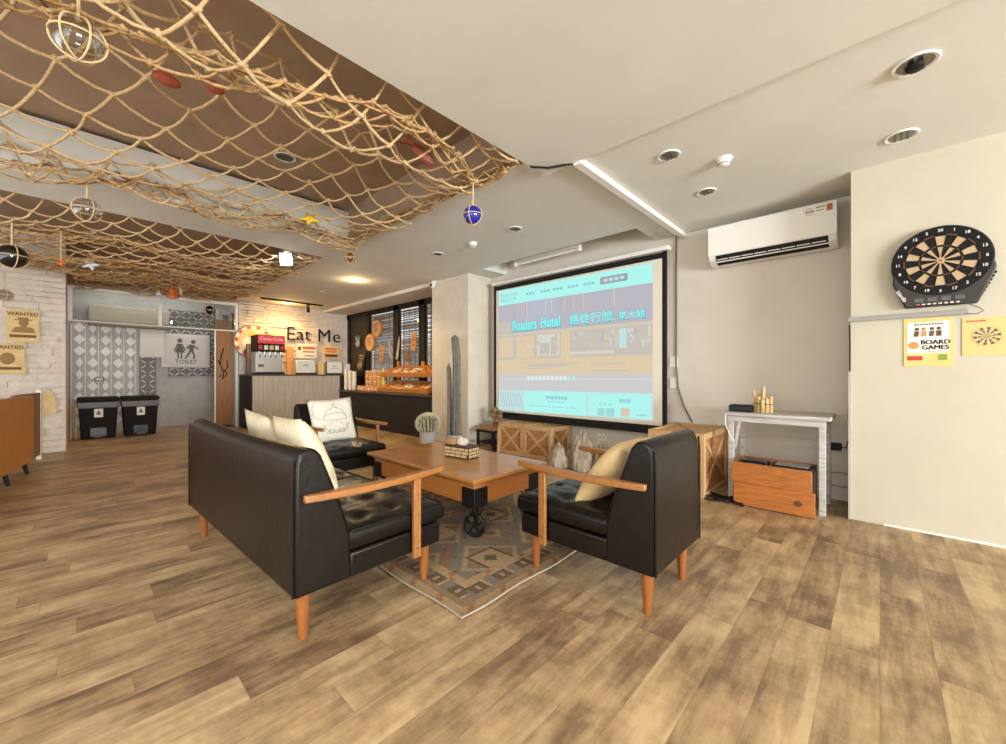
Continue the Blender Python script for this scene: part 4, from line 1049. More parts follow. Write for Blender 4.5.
# pos terminal, stands and papers on the bar
t = thing('pos_terminal', 'white order terminal with a cream screen on a black base on the bar', 'terminal', (-9.1, 3.40, 1.09))
OBJ('base', MB().box(-.10, .12, -.19, .19, 0, .03), BLACK, t, bevel=.005)
OBJ('screen_body', MB().box(-.02, .02, -.20, .20, .035, .31, Matrix.Rotation(R(-10), 4, 'Y')), WHITE, t, bevel=.012)
OBJ('screen', MB().box(.0205, .022, -.185, .185, .05, .295, Matrix.Rotation(R(-10), 4, 'Y')), EM('terminal_screen', (236, 226, 204), .55, .4), t)
OBJ('screen_text', MB().box(.0222, .0232, -.06, .06, .195, .21, Matrix.Rotation(R(-10), 4, 'Y')), INK, t)
def sheet(name, y0, y1, z0, z1, x, mat, label, bars=(), cat='poster', base=None, grp=None):
    t = thing(name, label, cat, (x, (y0 + y1) / 2, z0), 0, grp); w, h = (y1 - y0) / 2, z1 - z0
    OBJ('sheet', MB().box(-.004, .004, -w, w, 0, h), mat, t)
    for (a, b_, c_, d_, m) in bars: OBJ('print', MB().box(.0042, .0052, -w + 2 * w * a, -w + 2 * w * b_, h * c_, h * d_), m, t)
    if base: OBJ('foot', MB().box(-.05, .05, -w, w, -base, 0), WHITE, t)
    return t
BR = M('print_orange_brown', (186, 110, 50), .7); PK = M('print_pink', (220, 120, 110), .7)
sheet('menu_sheet', 3.43, 3.87, 1.47, 1.80, -9.733, PAPERW, 'white paper with orange heading behind the order terminal', ((.28, .95, .62, .82, BR), (.3, .9, .40, .5, BR), (.05, .22, .55, .8, INK), (.4, .9, .15, .2, INK)))
sheet('menu_sheet', 4.06, 4.40, 1.48, 1.76, -9.735, M('kraft_sheet', (232, 190, 112), .8), 'kraft sheet with pink and brown print behind the framed notice', ((.05, .9, .75, .9, BR), (.1, .9, .5, .68, PK), (.05, .95, .12, .36, BROWNT)))
sheet('orange_board', 3.14, 3.27, 1.092, 1.70, -9.5, M('orange_board', (222, 160, 96), .7), 'plain orange board beside the drink machine on the bar', cat='board')
t = thing('framed_notice', 'black framed white notice on the bar next to the snack counter', 'notice', (-9.05, 4.00, 1.09))
OBJ('frame', MB().box(-.012, .01, -.195, .195, 0, .29), BLACK, t, bevel=.003); OBJ('sheet', MB().box(.0102, .012, -.175, .175, .03, .285), PAPERW, t)
OBJ('print', MB().box(.0122, .013, -.05, .05, .18, .19).box(.0122, .013, -.08, .08, .13, .137), INK, t)
t = thing('acrylic_stand', 'clear white card holder on the bar beside the framed notice', 'card holder', (-9.05, 4.30, 1.09))
OBJ('holder', MB().box(-.02, .02, -.06, .06, 0, .25), M('frosted', (214, 218, 216), .3, alpha=.8), t, bevel=.003); OBJ('card', MB().box(.021, .023, -.05, .05, .02, .24), PAPERW, t)
sheet('standing_card', 3.68, 3.80, 1.092, 1.36, -9.15, M('cream_card', (240, 208, 130), .8), 'small cream card standing between terminal and framed notice', cat='card')
# cups
def cups(x, y, h, label):
    t = thing('paper_cup_stack', label, 'cup stack', (x, y, .745), 0, 'stacks of paper cups on the snack counter')
    b = MB(); n_ = 14; pr = [(.038, 0)]
    for i in range(n_): pr += [(.045, h * (i + .6) / n_), (.048, h * (i + .9) / n_), (.044, h * (i + 1) / n_)]
    OBJ('cups', b.lathe(pr, 16), CREAMW, t, smooth=True)
    OBJ('top_rim', MB().ring((0, 0, h), .045, .004, 'z', 18, 5), PAPERW, t)
cups(-8.82, 4.17, .46, 'tall stack of white paper cups, the one touching the bar')
cups(-8.65, 4.18, .43, 'stack of white paper cups, the middle one of three')
cups(-8.48, 4.19, .41, 'stack of white paper cups, the one next to the candy jars')
# jars of sweets: stacked rows
jar = thing('candy_jar', 'amber candy jar in the stacked jars on the snack counter', 'jar', (0, 0, 0), 0, 'stacked candy jars')
OBJ('jar_body', MB().lathe([(.060, 0), (.068, .008), (.068, .075), (.056, .088)], 14), AMBER, jar, smooth=True)
OBJ('lid', MB().lathe([(.056, .088), (.058, .090), (.058, .104), (.05, .106)], 14), M('jar_lid', (238, 228, 204), .5), jar, smooth=True)
ROWN = ['bottom', 'second', 'third', 'top']; COLN = ['first from the cups', 'second from the cups', 'third from the cups', 'second from the trays', 'nearest the trays']
for r_ in range(4):
    for k in range(5):
        lab = 'amber candy jar in the %s row of the stack, %s' % (ROWN[r_], COLN[k]); loc = (-8.05 + k * .155, 4.30, .745 + .107 * r_)
        if r_ == 0 and k == 0: jar.location = loc; jar['label'] = lab
        else: dup(jar, loc, random.uniform(0, 6), lab)
pk = thing('snack_packet', 'orange snack packet lined up in front of the candy jars', 'packet', (0, 0, 0), 0, 'snack packets on the counter')
OBJ('packet_body', MB().box(-.05, .05, -.02, .02, 0, .11), SNACKA, pk, bevel=.012); OBJ('packet_label', MB().box(-.03, .03, -.0215, -.02, .03, .07), PAPERW, pk)
for k in range(6):
    lab = 'small orange packet in front of the candy jars, %s from the paper cups' % ('first second third fourth fifth sixth'.split()[k]); loc = (-8.12 + k * .145, 4.12, .745)
    if k == 0: pk.location = loc; pk['label'] = lab
    else: dup(pk, loc, random.uniform(-.3, .3), lab)
t = MB(); 
for z, r_ in ((0, .05), (.1, .07), (.2, .05), (.3, .06), (.38, .03)): t.ball((0, 0, z + .05), (r_, .012, .06), 10, 7)
o = one('lime_tag', t, LIME, 'lime green hanging packet strip between the jars and the wooden trays', 'packet', smooth=True); o.location = (-7.27, 4.2, .745)
# tiered wooden trays
tr = thing('snack_rack', 'two-tier slanted wooden tray rack on the snack counter beside the pillar', 'display rack', (-6.42, 4.33, .745))
def tray(z, y0, w):
    f = MB(); M4 = Matrix.Translation((0, y0, z)) @ Matrix.Rotation(R(18), 4, 'X')
    f.box(-w, w, -.2, .2, 0, .012, M4).box(-w, w, -.2, -.185, .012, .085, M4).box(-w, w, .185, .2, .012, .10, M4).box(-w, -w + .015, -.185, .185, .012, .095, M4).box(w - .015, w, -.185, .185, .012, .095, M4)
    for q_ in (-.34, .33): f.box(q_ * w - .006, q_ * w + .006, -.185, .185, .012, .08, M4)
    OBJ('tray', f, TRAY, tr, bevel=.003); return M4
m1 = tray(.07, -.05, .80); m2 = tray(.36, .03, .84)
for xx in (-.55, .05, .62):
    OBJ('foot', MB().box(xx - .06, xx + .06, -.22, .1, 0, .055), TRAY, tr, bevel=.004)
for xx in (-.78, .78): OBJ('upright', MB().box(xx - .015, xx + .015, .155, .195, 0, .62), TRAY, tr)
for xx in (-.52, .0, .52): OBJ('peg_board', MB().box(xx - .055, xx + .055, .225, .24, .40, .60), TRAY, tr, bevel=.01)
random.seed(21)
def snack(n_, mat):
    o = OBJ(n_, MB().ball((0, 0, 0), (.052, .035, .024), 10, 7).box(-.062, -.045, -.02, .02, -.004, .004).box(.045, .062, -.02, .02, -.004, .004), mat, smooth=True); return o
protos = [snack('wrapped_snack', m) for m in (SNACKB, SNACKA, SNACKC)]; cnt = 0
for tier, m4, hw_ in (('upper', m2, .76), ('lower', m1, .72)):
    for k in range(16):
        for j in range(3):
            loc = Vector((tr.location)) + m4 @ Vector((-hw_ + 2 * hw_ * (k + .5) / 16 + random.uniform(-.01, .01), -.13 + j * .125, .042 + .012 * random.random()))
            sec = 0 if k < 5 else (1 if k < 10 else 2); p = protos[[0, 0, 1][sec] if tier == 'upper' else [1, 0, 1][sec]] if random.random() < .7 else random.choice(protos)
            if cnt < 3: o = protos[cnt]
            else: o = p.copy(); COL.objects.link(o)
            cnt += 1; o.location = loc; o.rotation_euler = (R(18), random.uniform(-.3, .3), random.uniform(-1, 1))
            tag(o, 'small wrapped snack lying in the %s tier of the wooden tray rack' % tier, 'snack', 'wrapped snacks in the %s tray' % tier)
# decorations hung on the black window frame
WYF = 4.635
def wood_round(x, z, r_, label):
    t = thing('wooden_disc', label, 'disc', (x, WYF, z), 0, 'round wooden discs on the counter window')
    OBJ('rim', MB().lathe([(r_ * .97, 0), (r_, .01), (r_, .05), (r_ * .96, .06)], 30, Matrix.Rotation(PI / 2, 4, 'X')), TRAY, t)
    OBJ('face', MB().lathe([(r_ * .9, .06), (r_ * .88, .064)], 30, Matrix.Rotation(PI / 2, 4, 'X')), M('disc_face', (206, 164, 108), .7, c2=(224, 190, 138), scale=14), t)
    g = MB()
    for k in range(4): g.box(-r_ * .5, r_ * .5 - .05 * (k % 2), -.067, -.064, r_ * (.4 - .25 * k), r_ * (.4 - .25 * k) + .025)
    OBJ('print', g, BR, t)
wood_round(-8.22, 2.12, .20, 'round wooden disc hanging highest on the counter window')
wood_round(-8.52, 1.826, .205, 'round wooden disc hanging lower on the counter window, beside the higher one')
def plank_sign(x, z, w, h, rot, label):
    t = thing('plank_sign', label, 'sign', (x, WYF - .02, z), 0, 'small wooden plank signs'); t.rotation_euler = (0, R(rot), 0)
    OBJ('board', MB().box(-w, w, -.012, .012, -h, h), M('plank_sign_wood', (206, 138, 72), .6, c2=(222, 164, 100), scale=6), t, bevel=.006)
    OBJ('print', MB().box(-w * .6, w * .6, -.0135, -.012, h * .1, h * .45).box(-w * .5, w * .5, -.0135, -.012, -h * .5, -h * .2), BR, t)
plank_sign(-8.05, 1.56, .075, .185, 5, 'orange plank sign hanging below the round discs')
plank_sign(-6.81, 1.74, .078, .17, 3, 'orange plank sign on the frame above the wooden trays')
for sgn, x in ((-1, -7.66), (1, -7.42)):
    t = MB(); t.tube([(x + sgn * .05, WYF, 1.90), (x + sgn * .065, WYF - .02, 1.78), (x + sgn * .055, WYF - .03, 1.62), (x + sgn * .01, WYF - .02, 1.50), (x - sgn * .04, WYF, 1.42)], [.006, .018, .024, .027, .028], 10)
    one('animal_horn', t, M('horn_%d' % (sgn + 1), (222, 206, 176), .4, c2=(190, 166, 128), scale=6), 'curved pale horn on the window mullion, the one nearer %s' % ('the round discs' if sgn < 0 else 'the pillar'), 'horn', 'pair of pale horns', smooth=True)
t = MB().ball((0, -.03, 0), (.09, .05, .10), 10, 8)
for a in (-.9, -.3, .4, 1.0): t.tube([(0, -.03, .02), (.17 * math.sin(a), -.05, .12 + .08 * math.cos(a))], [.03, .008], 6)
o = one('deer_ornament', t, M('pewter', (150, 146, 140), .5), 'small grey antlered ornament on the dark board beside the discs', 'ornament', smooth=True); o.location = (-9.17, WYF + .02, 1.83)
t = thing('chalk_sign', 'brown chalk sign mounted on the dark board above the cup stacks', 'sign', (-9.0, 4.61, 1.38)); t.rotation_euler = (R(-6), R(8), 0)
OBJ('board', MB().box(-.14, .14, -.012, .012, -.22, .24), M('dark_olive_board', (72, 58, 42), .7), t, bevel=.01)
OBJ('drawing', MB().ring((0, -.013, -.06), .09, .012, 'y', 18, 5).box(-.10, .10, -.0145, -.012, .14, .17).box(-.08, .08, -.0145, -.012, .08, .10).ball((0, -.013, -.06), (.05, .004, .05), 8, 6), M('chalk_tan', (176, 152, 110), .8), t)
t = MB(); random.seed(4)
for k in range(9): t.tube([(-.10 + .025 * k, -.03, .16 - .02 * k), (-.14 + .03 * k, -.03, -.14 - .01 * k)], .012, 5)
for k in range(7): t.tube([(-.14, -.035, .12 - .04 * k), (.14, -.035, .04 - .035 * k)], .010, 5)
o = one('woven_ornament', t, M('woven_straw', (140, 112, 76), .9), 'woven straw ornament hanging beside the plank sign above the trays', 'ornament'); o.location = (-7.02, WYF, 1.50); o.scale = (.8, .8, .8)
# track light
t = thing('track_light', 'black ceiling track with small spot heads in front of the Eat Me wall', 'track light', (-9.02, 3.1, ZC))
OBJ('track', MB().box(-.018, .018, -.60, .62, -.03, -.001), BLACK, t)
sh = MB().box(-.015, .015, .28, .34, -.055, -.031); OBJ('spot_adapter', sh, BLACK, t)
OBJ('spot_head', MB().tube([(0, .31, -.055), (0, .31, -.10), (-.01, .32, -.20)], [.012, .034, .038], 12), BLACK, t, smooth=True)

# ------------------------------------------------------------------ toilet hallway
HX_ = -10.895
dr = struct('door_1', MB().box(HX_ - .005, HX_ + .02, -.11, .83, .0, 2.04), M('door_grey', (176, 171, 163), .6))
g = MB(); random.seed(6)
for i in range(5):
    for j in range(9):
        y, z = -.08 + .175 * i + .09, .10 + .22 * j + .11
        g.prism([(y - .078, z), (y, z - .10), (y + .078, z), (y, z + .10)], HX_ + .021, HX_ + .032, lambda p, q_, t_: (t_, p, q_)) if (i + j // 3) % 2 == 0 else g.prism([(y - .05, z), (y, z - .10), (y + .05, z), (y, z + .10)], HX_ + .021, HX_ + .03, lambda p, q_, t_: (t_, p, q_))
for i in range(6): g.box(HX_ + .021, HX_ + .027, -.09 + .175 * i - .006, -.09 + .175 * i + .006, .05, 2.02)
OBJ('diamond_relief', g, M('relief_white', (226, 220, 211), .5), dr, bevel=.004)
OBJ('door_handle', MB().box(HX_ + .033, HX_ + .05, .20, .34, .97, 1.03), GREYPL, dr, bevel=.004)
OBJ('handle_grip', MB().box(HX_ + .0505, HX_ + .055, .22, .32, .985, 1.015), PAPERW, dr)
def tin_panel(name, y0, y1, z0, z1, label):
    t = thing(name, label, 'panel', (HX_, (y0 + y1) / 2, z0))
    OBJ('sheet', MB().box(-.002, .012, y0 - (y0 + y1) / 2, y1 - (y0 + y1) / 2, 0, z1 - z0), TIND, t)
    g = MB(); s_ = .095; ny_ = int((y1 - y0) / s_); nz_ = int((z1 - z0) / s_)
    for i in range(ny_):
        for j in range(nz_):
            y = y0 - (y0 + y1) / 2 + (i + .5) * (y1 - y0) / ny_; z = (j + .5) * (z1 - z0) / nz_
            a = 1 if (i + j) % 2 else -1
            g.bar((.014, y - .036, z - a * .030), (.014, y + .036, z + a * .030), .02, .028, (1, 0, 0))
    OBJ('wave_relief', g, TIN, t, bevel=.003)
tin_panel('pressed_tin_panel', .84, 1.10, .50, 1.50, 'tall pressed tin panel beside the diamond pattern door in the hallway')
tin_panel('pressed_tin_panel', 1.29, 2.10, 1.05, 2.46, 'dark pressed tin panel behind the TOILET sign')
t = thing('toilet_sign', 'cream TOILET sign with woman and man figures in the hallway', 'sign', (HX_ + .05, 1.585, 1.595))
OBJ('frame', MB().box(-.02, .012, -.42, .42, -.36, .36), TIN, t, bevel=.05, bseg=4)
OBJ('plate', MB().box(.0125, .020, -.37, .37, -.31, .31), M('sign_plate', (196, 188, 174), .5), t, bevel=.006)
FG = M('sign_figure', (92, 84, 76), .6)
f = MB(); X0, X1 = .0205, .027
def P2(poly): f.prism(poly, X0, X1, lambda p, q_, t_: (t_, p, q_))
f.lathe([(.045, X0), (.045, X1)], 18, Matrix.Translation((0, -.11, .215)) @ Matrix.Rotation(PI / 2, 4, 'Y'))
P2([(-.14, .15), (-.08, .15), (-.03, -.04), (-.19, -.04)]); P2([(-.14, .15), (-.16, .14), (-.215, -.01), (-.195, -.015)]); P2([(-.08, .15), (-.06, .14), (-.005, -.0), (-.025, -.01)])
P2([(-.15, -.04), (-.125, -.04), (-.125, -.17), (-.15, -.17)]); P2([(-.095, -.04), (-.07, -.04), (-.07, -.17), (-.095, -.17)])
OBJ('woman_figure', f, FG, t); f = MB()
f.lathe([(.042, X0), (.042, X1)], 18, Matrix.Translation((0, .12, .20)) @ Matrix.Rotation(PI / 2, 4, 'Y'))
P2([(.05, .14), (.13, .13), (.12, -.0), (.05, .0)]); P2([(.05, .0), (.09, .0), (.0, -.17), (-.035, -.17)]); P2([(.08, .0), (.12, .0), (.15, -.08), (.145, -.17), (.115, -.17), (.118, -.085)])
P2([(.12, .13), (.22, .06), (.21, .04), (.11, .09)]); P2([(.05, .14), (.03, .13), (-.0, .06), (.02, .05)]); P2([(.0, .06), (.06, .09), (.07, .075), (.01, .04)])
OBJ('man_figure', f, FG, t)
OBJ('lettering', MB().mesh(text_mesh('TOILET', .002, .01), frame_pos_x(.0225, 0, -.235, .115)), FG, t, fixn=False)
t = thing('roller_blind', 'beige rolled blind box above the diamond pattern door', 'blind', (HX_ + .03, .71, 2.09))
OBJ('cassette', MB().box(0, .14, -.59, .59, .0, .32), M('blind_beige', (186, 172, 150), .7), t, bevel=.02); OBJ('bottom_bar', MB().box(.02, .13, -.59, .59, -.07, -.002), M('blind_bar', (132, 112, 92), .6), t, bevel=.01)
sheet('wall_notice', .84, 1.22, 1.44, 2.01, HX_ + .10, M('notice_paper', (206, 200, 190), .8), 'blank pale notice sheet beside the diamond pattern door', cat='notice')
# waste bins
def binn(y, label):
    t = thing('waste_bin', label, 'bin', (-9.88, y, 0), 0, 'black pedal bins')
    f = MB(); pr = lambda w0, w1, z0, z1: f.b
    def frustum(mb, a, b_, z0, z1, da, db_):
        v0 = [mb.b.verts.new(p) for p in ((-da, -a, z0), (da, -a, z0), (da, a, z0), (-da, a, z0))]; v1 = [mb.b.verts.new(p) for p in ((-db_, -b_, z1), (db_, -b_, z1), (db_, b_, z1), (-db_, b_, z1))]
        mb.b.faces.new(v0[::-1]); mb.b.faces.new(v1)
        for k in range(4): mb.b.faces.new((v0[k], v0[(k + 1) % 4], v1[(k + 1) % 4], v1[k]))
    frustum(f, .195, .225, .0, .50, .15, .17); OBJ('bin_body', f, BIN, t, bevel=.02)
    f = MB(); frustum(f, .231, .236, .43, .52, .175, .18); OBJ('bin_liner', f, BAG, t, bevel=.01)
    f = MB(); frustum(f, .243, .235, .525, .585, .185, .175); OBJ('lid', f, BIN, t, bevel=.015)
    OBJ('recycle_sticker', MB().box(.1665, .1685, -.05, .05, .31, .43, Matrix.Rotation(R(2.2), 4, 'Y')), PAPERW, t)
    OBJ('sticker_mark', MB().prism([(-.03, .34), (.03, .34), (.0, .41)], .176, .179, lambda p, q_, t_: (t_ + .005, p, q_)), GREYPL, t)
    OBJ('pedal_recess', MB().box(.150, .158, -.09, .09, .03, .15), BLACKG, t)
    OBJ('pedal', MB().box(.15, .21, -.05, .05, .02, .045), GREYPL, t, bevel=.004)
    t.scale = (1.1, 1.08, 1.2)
binn(.235, 'black pedal bin with liner, next to the leaning boards'); binn(.77, 'black pedal bin with liner, the one below the notice sheet')
for k, (y, lab) in enumerate(((-.095, 'thin pale board leaning by the hall corner, touching the brick wall end'), (-.04, 'thin pale board leaning by the hall corner, nearest the waste bin'))):
    t = MB().bar((-9.82, y + .01, .0), (-9.92, y, .60), .022, .05, (1, 0, 0)); one('leaning_board', t, CRATEL, lab, 'board', 'boards leaning by the bins')
# carved wooden plank door beside the bar
t = thing('carved_plank', 'tall brown wooden plank with a burnt deer mark, standing beside the bar', 'plank', (-9.95, 2.07, .04))
P = [(-.15, 0), (.155, 0), (.165, .6), (.15, 1.2), (.16, 1.8), (.13, 2.17), (-.13, 2.19), (-.155, 1.6), (-.14, .9)]
OBJ('plank_body', MB().prism(P, -.02, .02, lambda p, q_, t_: (t_, p, q_)), WICK, t, bevel=.008)
g = MB(); X = .022
for pts in ([(-.02, .95), (.0, 1.1), (-.06, 1.25), (-.04, 1.45), (.0, 1.6)], [(-.06, 1.25), (-.1, 1.35)], [(.0, 1.1), (.07, 1.2), (.06, 1.35)], [(.02, 1.12), (.06, 1.08), (.03, 1.0), (-.03, .98)], [(-.04, 1.05), (-.08, 1.0)]):
    g.tube([(X, a, b_) for a, b_ in pts], .011, 5)
OBJ('deer_mark', g, BURN, t)
t = MB().box(-10.88, -10.2, 2.2, 2.37, 1.9, 2.6); 
t = thing('wall_speaker', 'grey ventilation box high in the hallway above the carved plank', 'box', (-10.6, 2.22, 2.2))
OBJ('case', MB().box(-.1, .1, -.14, .12, -.05, .30), GREYP, t, bevel=.01); OBJ('grille', MB().box(.101, .106, -.05, .06, .08, .2), GREYPL, t)
t = one('floor_mat', MB().box(-.3, .3, -.25, .25, 0, .012), M('dark_mat', (60, 46, 36), .9), 'dark brown mat on the hallway floor in front of the toilet wall', 'mat', bevel=.004); t.location = (-10.2, 2.0, .001)

# ------------------------------------------------------------------ brick wall side
WXW = -8.408
def wanted(y, z, w, h, rot, label, kind):
    t = thing('wanted_poster', label, 'poster', (WXW + .004, y, z), 0, 'old paper WANTED posters'); t.rotation_euler = (R(rot), 0, 0)
    n_ = 10; g = MB(); P = []
    for i in range(n_): P.append((-w + 2 * w * i / n_, -h + random.uniform(-.008, .008)))
    for i in range(n_): P.append((w + random.uniform(-.008, .008), -h + 2 * h * i / n_))
    for i in range(n_): P.append((w - 2 * w * i / n_, h + random.uniform(-.008, .008)))
    for i in range(n_): P.append((-w + random.uniform(-.008, .008), h - 2 * h * i / n_))
    g.prism(P, 0, .004, lambda p, q_, t_: (t_, p, q_)); OBJ('sheet', g, PAPERO, t)
    OBJ('heading', MB().mesh(text_mesh('WANTED', .001, .03), frame_pos_x(.006, 0, h * .72, w * .43)), PAPERD, t, fixn=False)
    g = MB()
    if kind:
        g.ball((.004, .005, h * .20), (.004, .045, .06), 10, 8); g.prism([(-.105, -h * .42), (.11, -h * .42), (.085, -h * .1), (.02, -.01), (-.02, -.01), (-.07, -h * .1)], .0042, .0062, lambda p, q_, t_: (t_, p, q_)); g.box(.0042, .0066, -.075, .08, h * .34, h * .40); g.box(.0042, .0066, -.045, .05, h * .4, h * .52)
    else: g.ball((.004, 0, 0), (.004, .07, .08), 10, 8)
    OBJ('portrait_print', g, M('print_sepia', (150, 116, 70), .9), t)
    OBJ('name_bar', MB().box(.0042, .0056, -w * .8, w * .8, -h * .72, -h * .55), PAPERD, t)
random.seed(8)
wanted(-.512, 1.748, .147, .217, 0, 'old WANTED poster with a hatted portrait on the white brick wall, the higher one', True)
wanted(-.645, 1.305, .150, .205, 0, 'old WANTED poster lower on the white brick wall, behind the tan bench', False)
t = MB(); P = [(-.06, .16), (.02, .17), (.045, .08), (.06, -.05), (.05, -.15), (-.06, -.16)]
t.prism(P, 0, .006, lambda p, q_, t_: (t_, p, q_)); o = one('torn_paper', t, PAPERO, 'torn blank scrap of old paper on the brick wall beside the panel edge', 'paper'); o.location = (WXW + .004, -.27, .69)
t = thing('bench_back', 'tan leather bench back on short black legs beside the brick wall', 'bench', (-6.40, -.45, 0), R(171))
OBJ('back_panel', MB().box(-1.6, .5, -.03, .03, .13, .86), TAN, t, bevel=.012)
OBJ('seat', MB().box(-1.58, .48, .032, .50, .13, .42), TAN, t, bevel=.02)
for xx in (-1.5, -.15, .42): OBJ('leg', MB().tube([(xx, .03, .135), (xx - .01, -.0, .0)], [.024, .014], 10), BLACK, t)
t = thing('partition_panel', 'brown wooden partition panel with a white metal edge at the bench end', 'partition', (-7.42, -.425, 0), R(171))
OBJ('board', MB().box(-.48, .46, -.015, .015, .06, .86), BROWNP, t); OBJ('edge_strip', MB().box(.462, .51, -.022, .022, 0, .89), WHITEM, t, bevel=.003)

# ------------------------------------------------------------------ rope nets
def net(name, label, fn, nu, nv, rope, kr, seed, mat, skip=0.0):
    random.seed(seed); g = MB(); P = {}
    for i in range(nu + 1):
        for j in range(nv + 1):
            u = i / nu; v = j / nv
            P[i, j] = Vector(fn(u, v)) + Vector((random.uniform(-.022, .022), random.uniform(-.022, .022), random.uniform(-.012, .012)))
    for i in range(nu + 1):
        for j in range(nv + 1):
            for di, dj in ((1, 0), (0, 1)):
                a = P[i, j]; b_ = P.get((i + di, j + dj))
                if b_ is None: continue
                L = (b_ - a).length; sag = min(.028, .12 * L); side = Vector((random.uniform(-1, 1), random.uniform(-1, 1), 0)) * .010
                g.tube([a, a.lerp(b_, .28) - Vector((0, 0, sag * .75)) + side, a.lerp(b_, .62) - Vector((0, 0, sag * .9)) + side, b_], rope * random.uniform(.82, 1.1), 6, cap=False)
            kd = Vector((random.uniform(-1, 1), random.uniform(-1, 1), random.uniform(-.6, .6))).normalized()
            g.ball(P[i, j], (kr, kr * .8, kr * .85), 7, 5)
            g.tube([P[i, j] - kd * kr * 1.7, P[i, j] + kd * kr * 1.7], kr * .62, 6)
    return one(name, g, mat, label, 'rope net', smooth=True, ang=180)
def sm(a, b_, x): x = max(0, min(1, (x - a) / (b_ - a))); return x * x * (3 - 2 * x)
def lattice_net(parent, name, dom, a, b_, fn, rope, kr, seed, mat, jit=.02):
    random.seed(seed); g = MB(); P = {}
    (s0, s1), (y0, y1) = dom
    for i in range(-60, 61):
        for j in range(-60, 61):
            u = s0 + i * a[0] + j * b_[0]; v = y0 + i * a[1] + j * b_[1]
            if s0 - .12 <= u <= s1 + .12 and y0 - .12 <= v <= y1 + .12:
                u = min(max(u, s0), s1); v = min(max(v, y0), y1)
                P[i, j] = Vector(fn(u, v)) + Vector((random.uniform(-jit, jit), random.uniform(-jit, jit), random.uniform(-jit, jit) * .6))
    for (i, j), p in P.items():
        for d in ((1, 0), (0, 1)):
            q_ = P.get((i + d[0], j + d[1]))
            if q_ is None: continue
            L = (q_ - p).length
            if L < .01: continue
            sag = min(.022, .10 * L); side = Vector((random.uniform(-1, 1), random.uniform(-1, 1), 0)) * .009
            g.tube([p, p.lerp(q_, .3) - Vector((0, 0, sag * .8)) + side, p.lerp(q_, .65) - Vector((0, 0, sag * .85)) + side, q_], rope * random.uniform(.82, 1.12), 6, cap=False)
        for e_ in range(2):
            kd = Vector((random.uniform(-1, 1), random.uniform(-1, 1), random.uniform(-.6, .6))).normalized()
            g.tube([p - kd * kr * 1.35, p + kd * kr * 1.35], kr * .66, 6)
        g.ball(p, (kr, kr * .85, kr * .9), 7, 5)
    return OBJ(name, g, mat, parent, smooth=True, ang=180)
def spline(pts):
    P = [Vector(p) for p in pts]; out = []
    for i in range(len(P) - 1):
        p0, p1, p2, p3 = P[max(i - 1, 0)], P[i], P[i + 1], P[min(i + 2, len(P) - 1)]
        for k in range(10):
            t = k / 10; out.append(.5 * ((2 * p1) + (p2 - p0) * t + (2 * p0 - 5 * p1 + 4 * p2 - p3) * t * t + (3 * p1 - p0 - 3 * p2 + p3) * t ** 3))
    out.append(P[-1]); L = [0]
    for i in range(1, len(out)): L.append(L[-1] + (out[i] - out[i - 1]).length)
    def at(d):
        d = min(max(d, 0), L[-1])
        for i in range(1, len(L)):
            if L[i] >= d:
                f = (d - L[i - 1]) / max(1e-9, L[i] - L[i - 1]); return out[i - 1].lerp(out[i], f)
        return out[-1]
    return at, L[-1]
# section of the nearer net across its bay: (x, z) from the ceiling edge to the beam, with two folds
SEC, SLEN = spline([(-1.89, 2.97), (-1.97, 2.74), (-2.08, 2.56), (-2.22, 2.50), (-2.40, 2.56), (-2.46, 2.74), (-2.44, 2.88), (-2.62, 2.90), (-2.95, 2.78), (-3.4, 2.68), (-3.85, 2.62), (-4.15, 2.60), (-4.30, 2.68), (-4.24, 2.78), (-4.36, 2.66), (-4.38, 2.55), (-4.48, 2.58), (-4.52, 2.74)])
def fn1(u, v):
    p = SEC(u); x, z = p.x, p.y
    k = math.sin(PI * min(1, max(0, u / SLEN)))
    x += .10 * math.sin(v * 2.3 + 1) * k + .04 * math.sin(v * 6.1) * k; z += .045 * math.sin(v * 3.1 + u * 1.5) * k
    f = sm(1.35, 2.15, v); z = z * (1 - f) + (2.60 + .05 * math.sin(u * 5)) * f
    f2 = sm(1.5, 2.15, v); x += .05 * math.sin(u * 9) * f2
    y = v if v < 1.7 else 1.7 + (v - 1.7) * .78
    return (min(x, -1.89), y, z)
n1 = thing('rope_net', 'knotted sisal fishing net draped in the nearer ceiling opening', 'rope net', (0, 0, 0))
lattice_net(n1, 'net_panel', ((0, SLEN), (-1.5, 2.33)), (.235, -.10), (.085, .215), fn1, .0085, .0158, 1, ROPE)
def fn1b(u, v):
    a = u / .46 * 2 * PI
    return (-4.40 + .11 * math.cos(a) + .05 * math.sin(v * 6), v, 2.60 + .06 * math.sin(a) + .04 * math.sin(v * 5))
lattice_net(n1, 'gathered_edge', ((0, .46), (-1.2, 2.15)), (.15, .10), (-.04, .17), fn1b, .0075, .013, 5, ROPE2)
def fn1c(u, v):
    a = u / .3 * 2 * PI; y = v - 4.35   # selvedge along the far ceiling edge
    return (v - 6.45, 2.13 + .045 * math.cos(a), 2.62 + .045 * math.sin(a) + .02 * math.sin(v * 7))
lattice_net(n1, 'far_gathered_edge', ((0, .3), (2.0, 4.45)), (.12, .09), (-.03, .16), fn1c, .0075, .013, 6, ROPE2)
FP, FL = spline([(-2.62, -.7, 2.62), (-2.36, .25, 2.56), (-2.20, .80, 2.56), (-2.06, 1.25, 2.58), (-2.16, 1.75, 2.60), (-2.35, 2.10, 2.62)])
def fn1d(u, v):
    a = u / .34 * 2 * PI; p = FP(v)
    return (p.x + .06 * math.cos(a), p.y, p.z + .06 * math.sin(a))
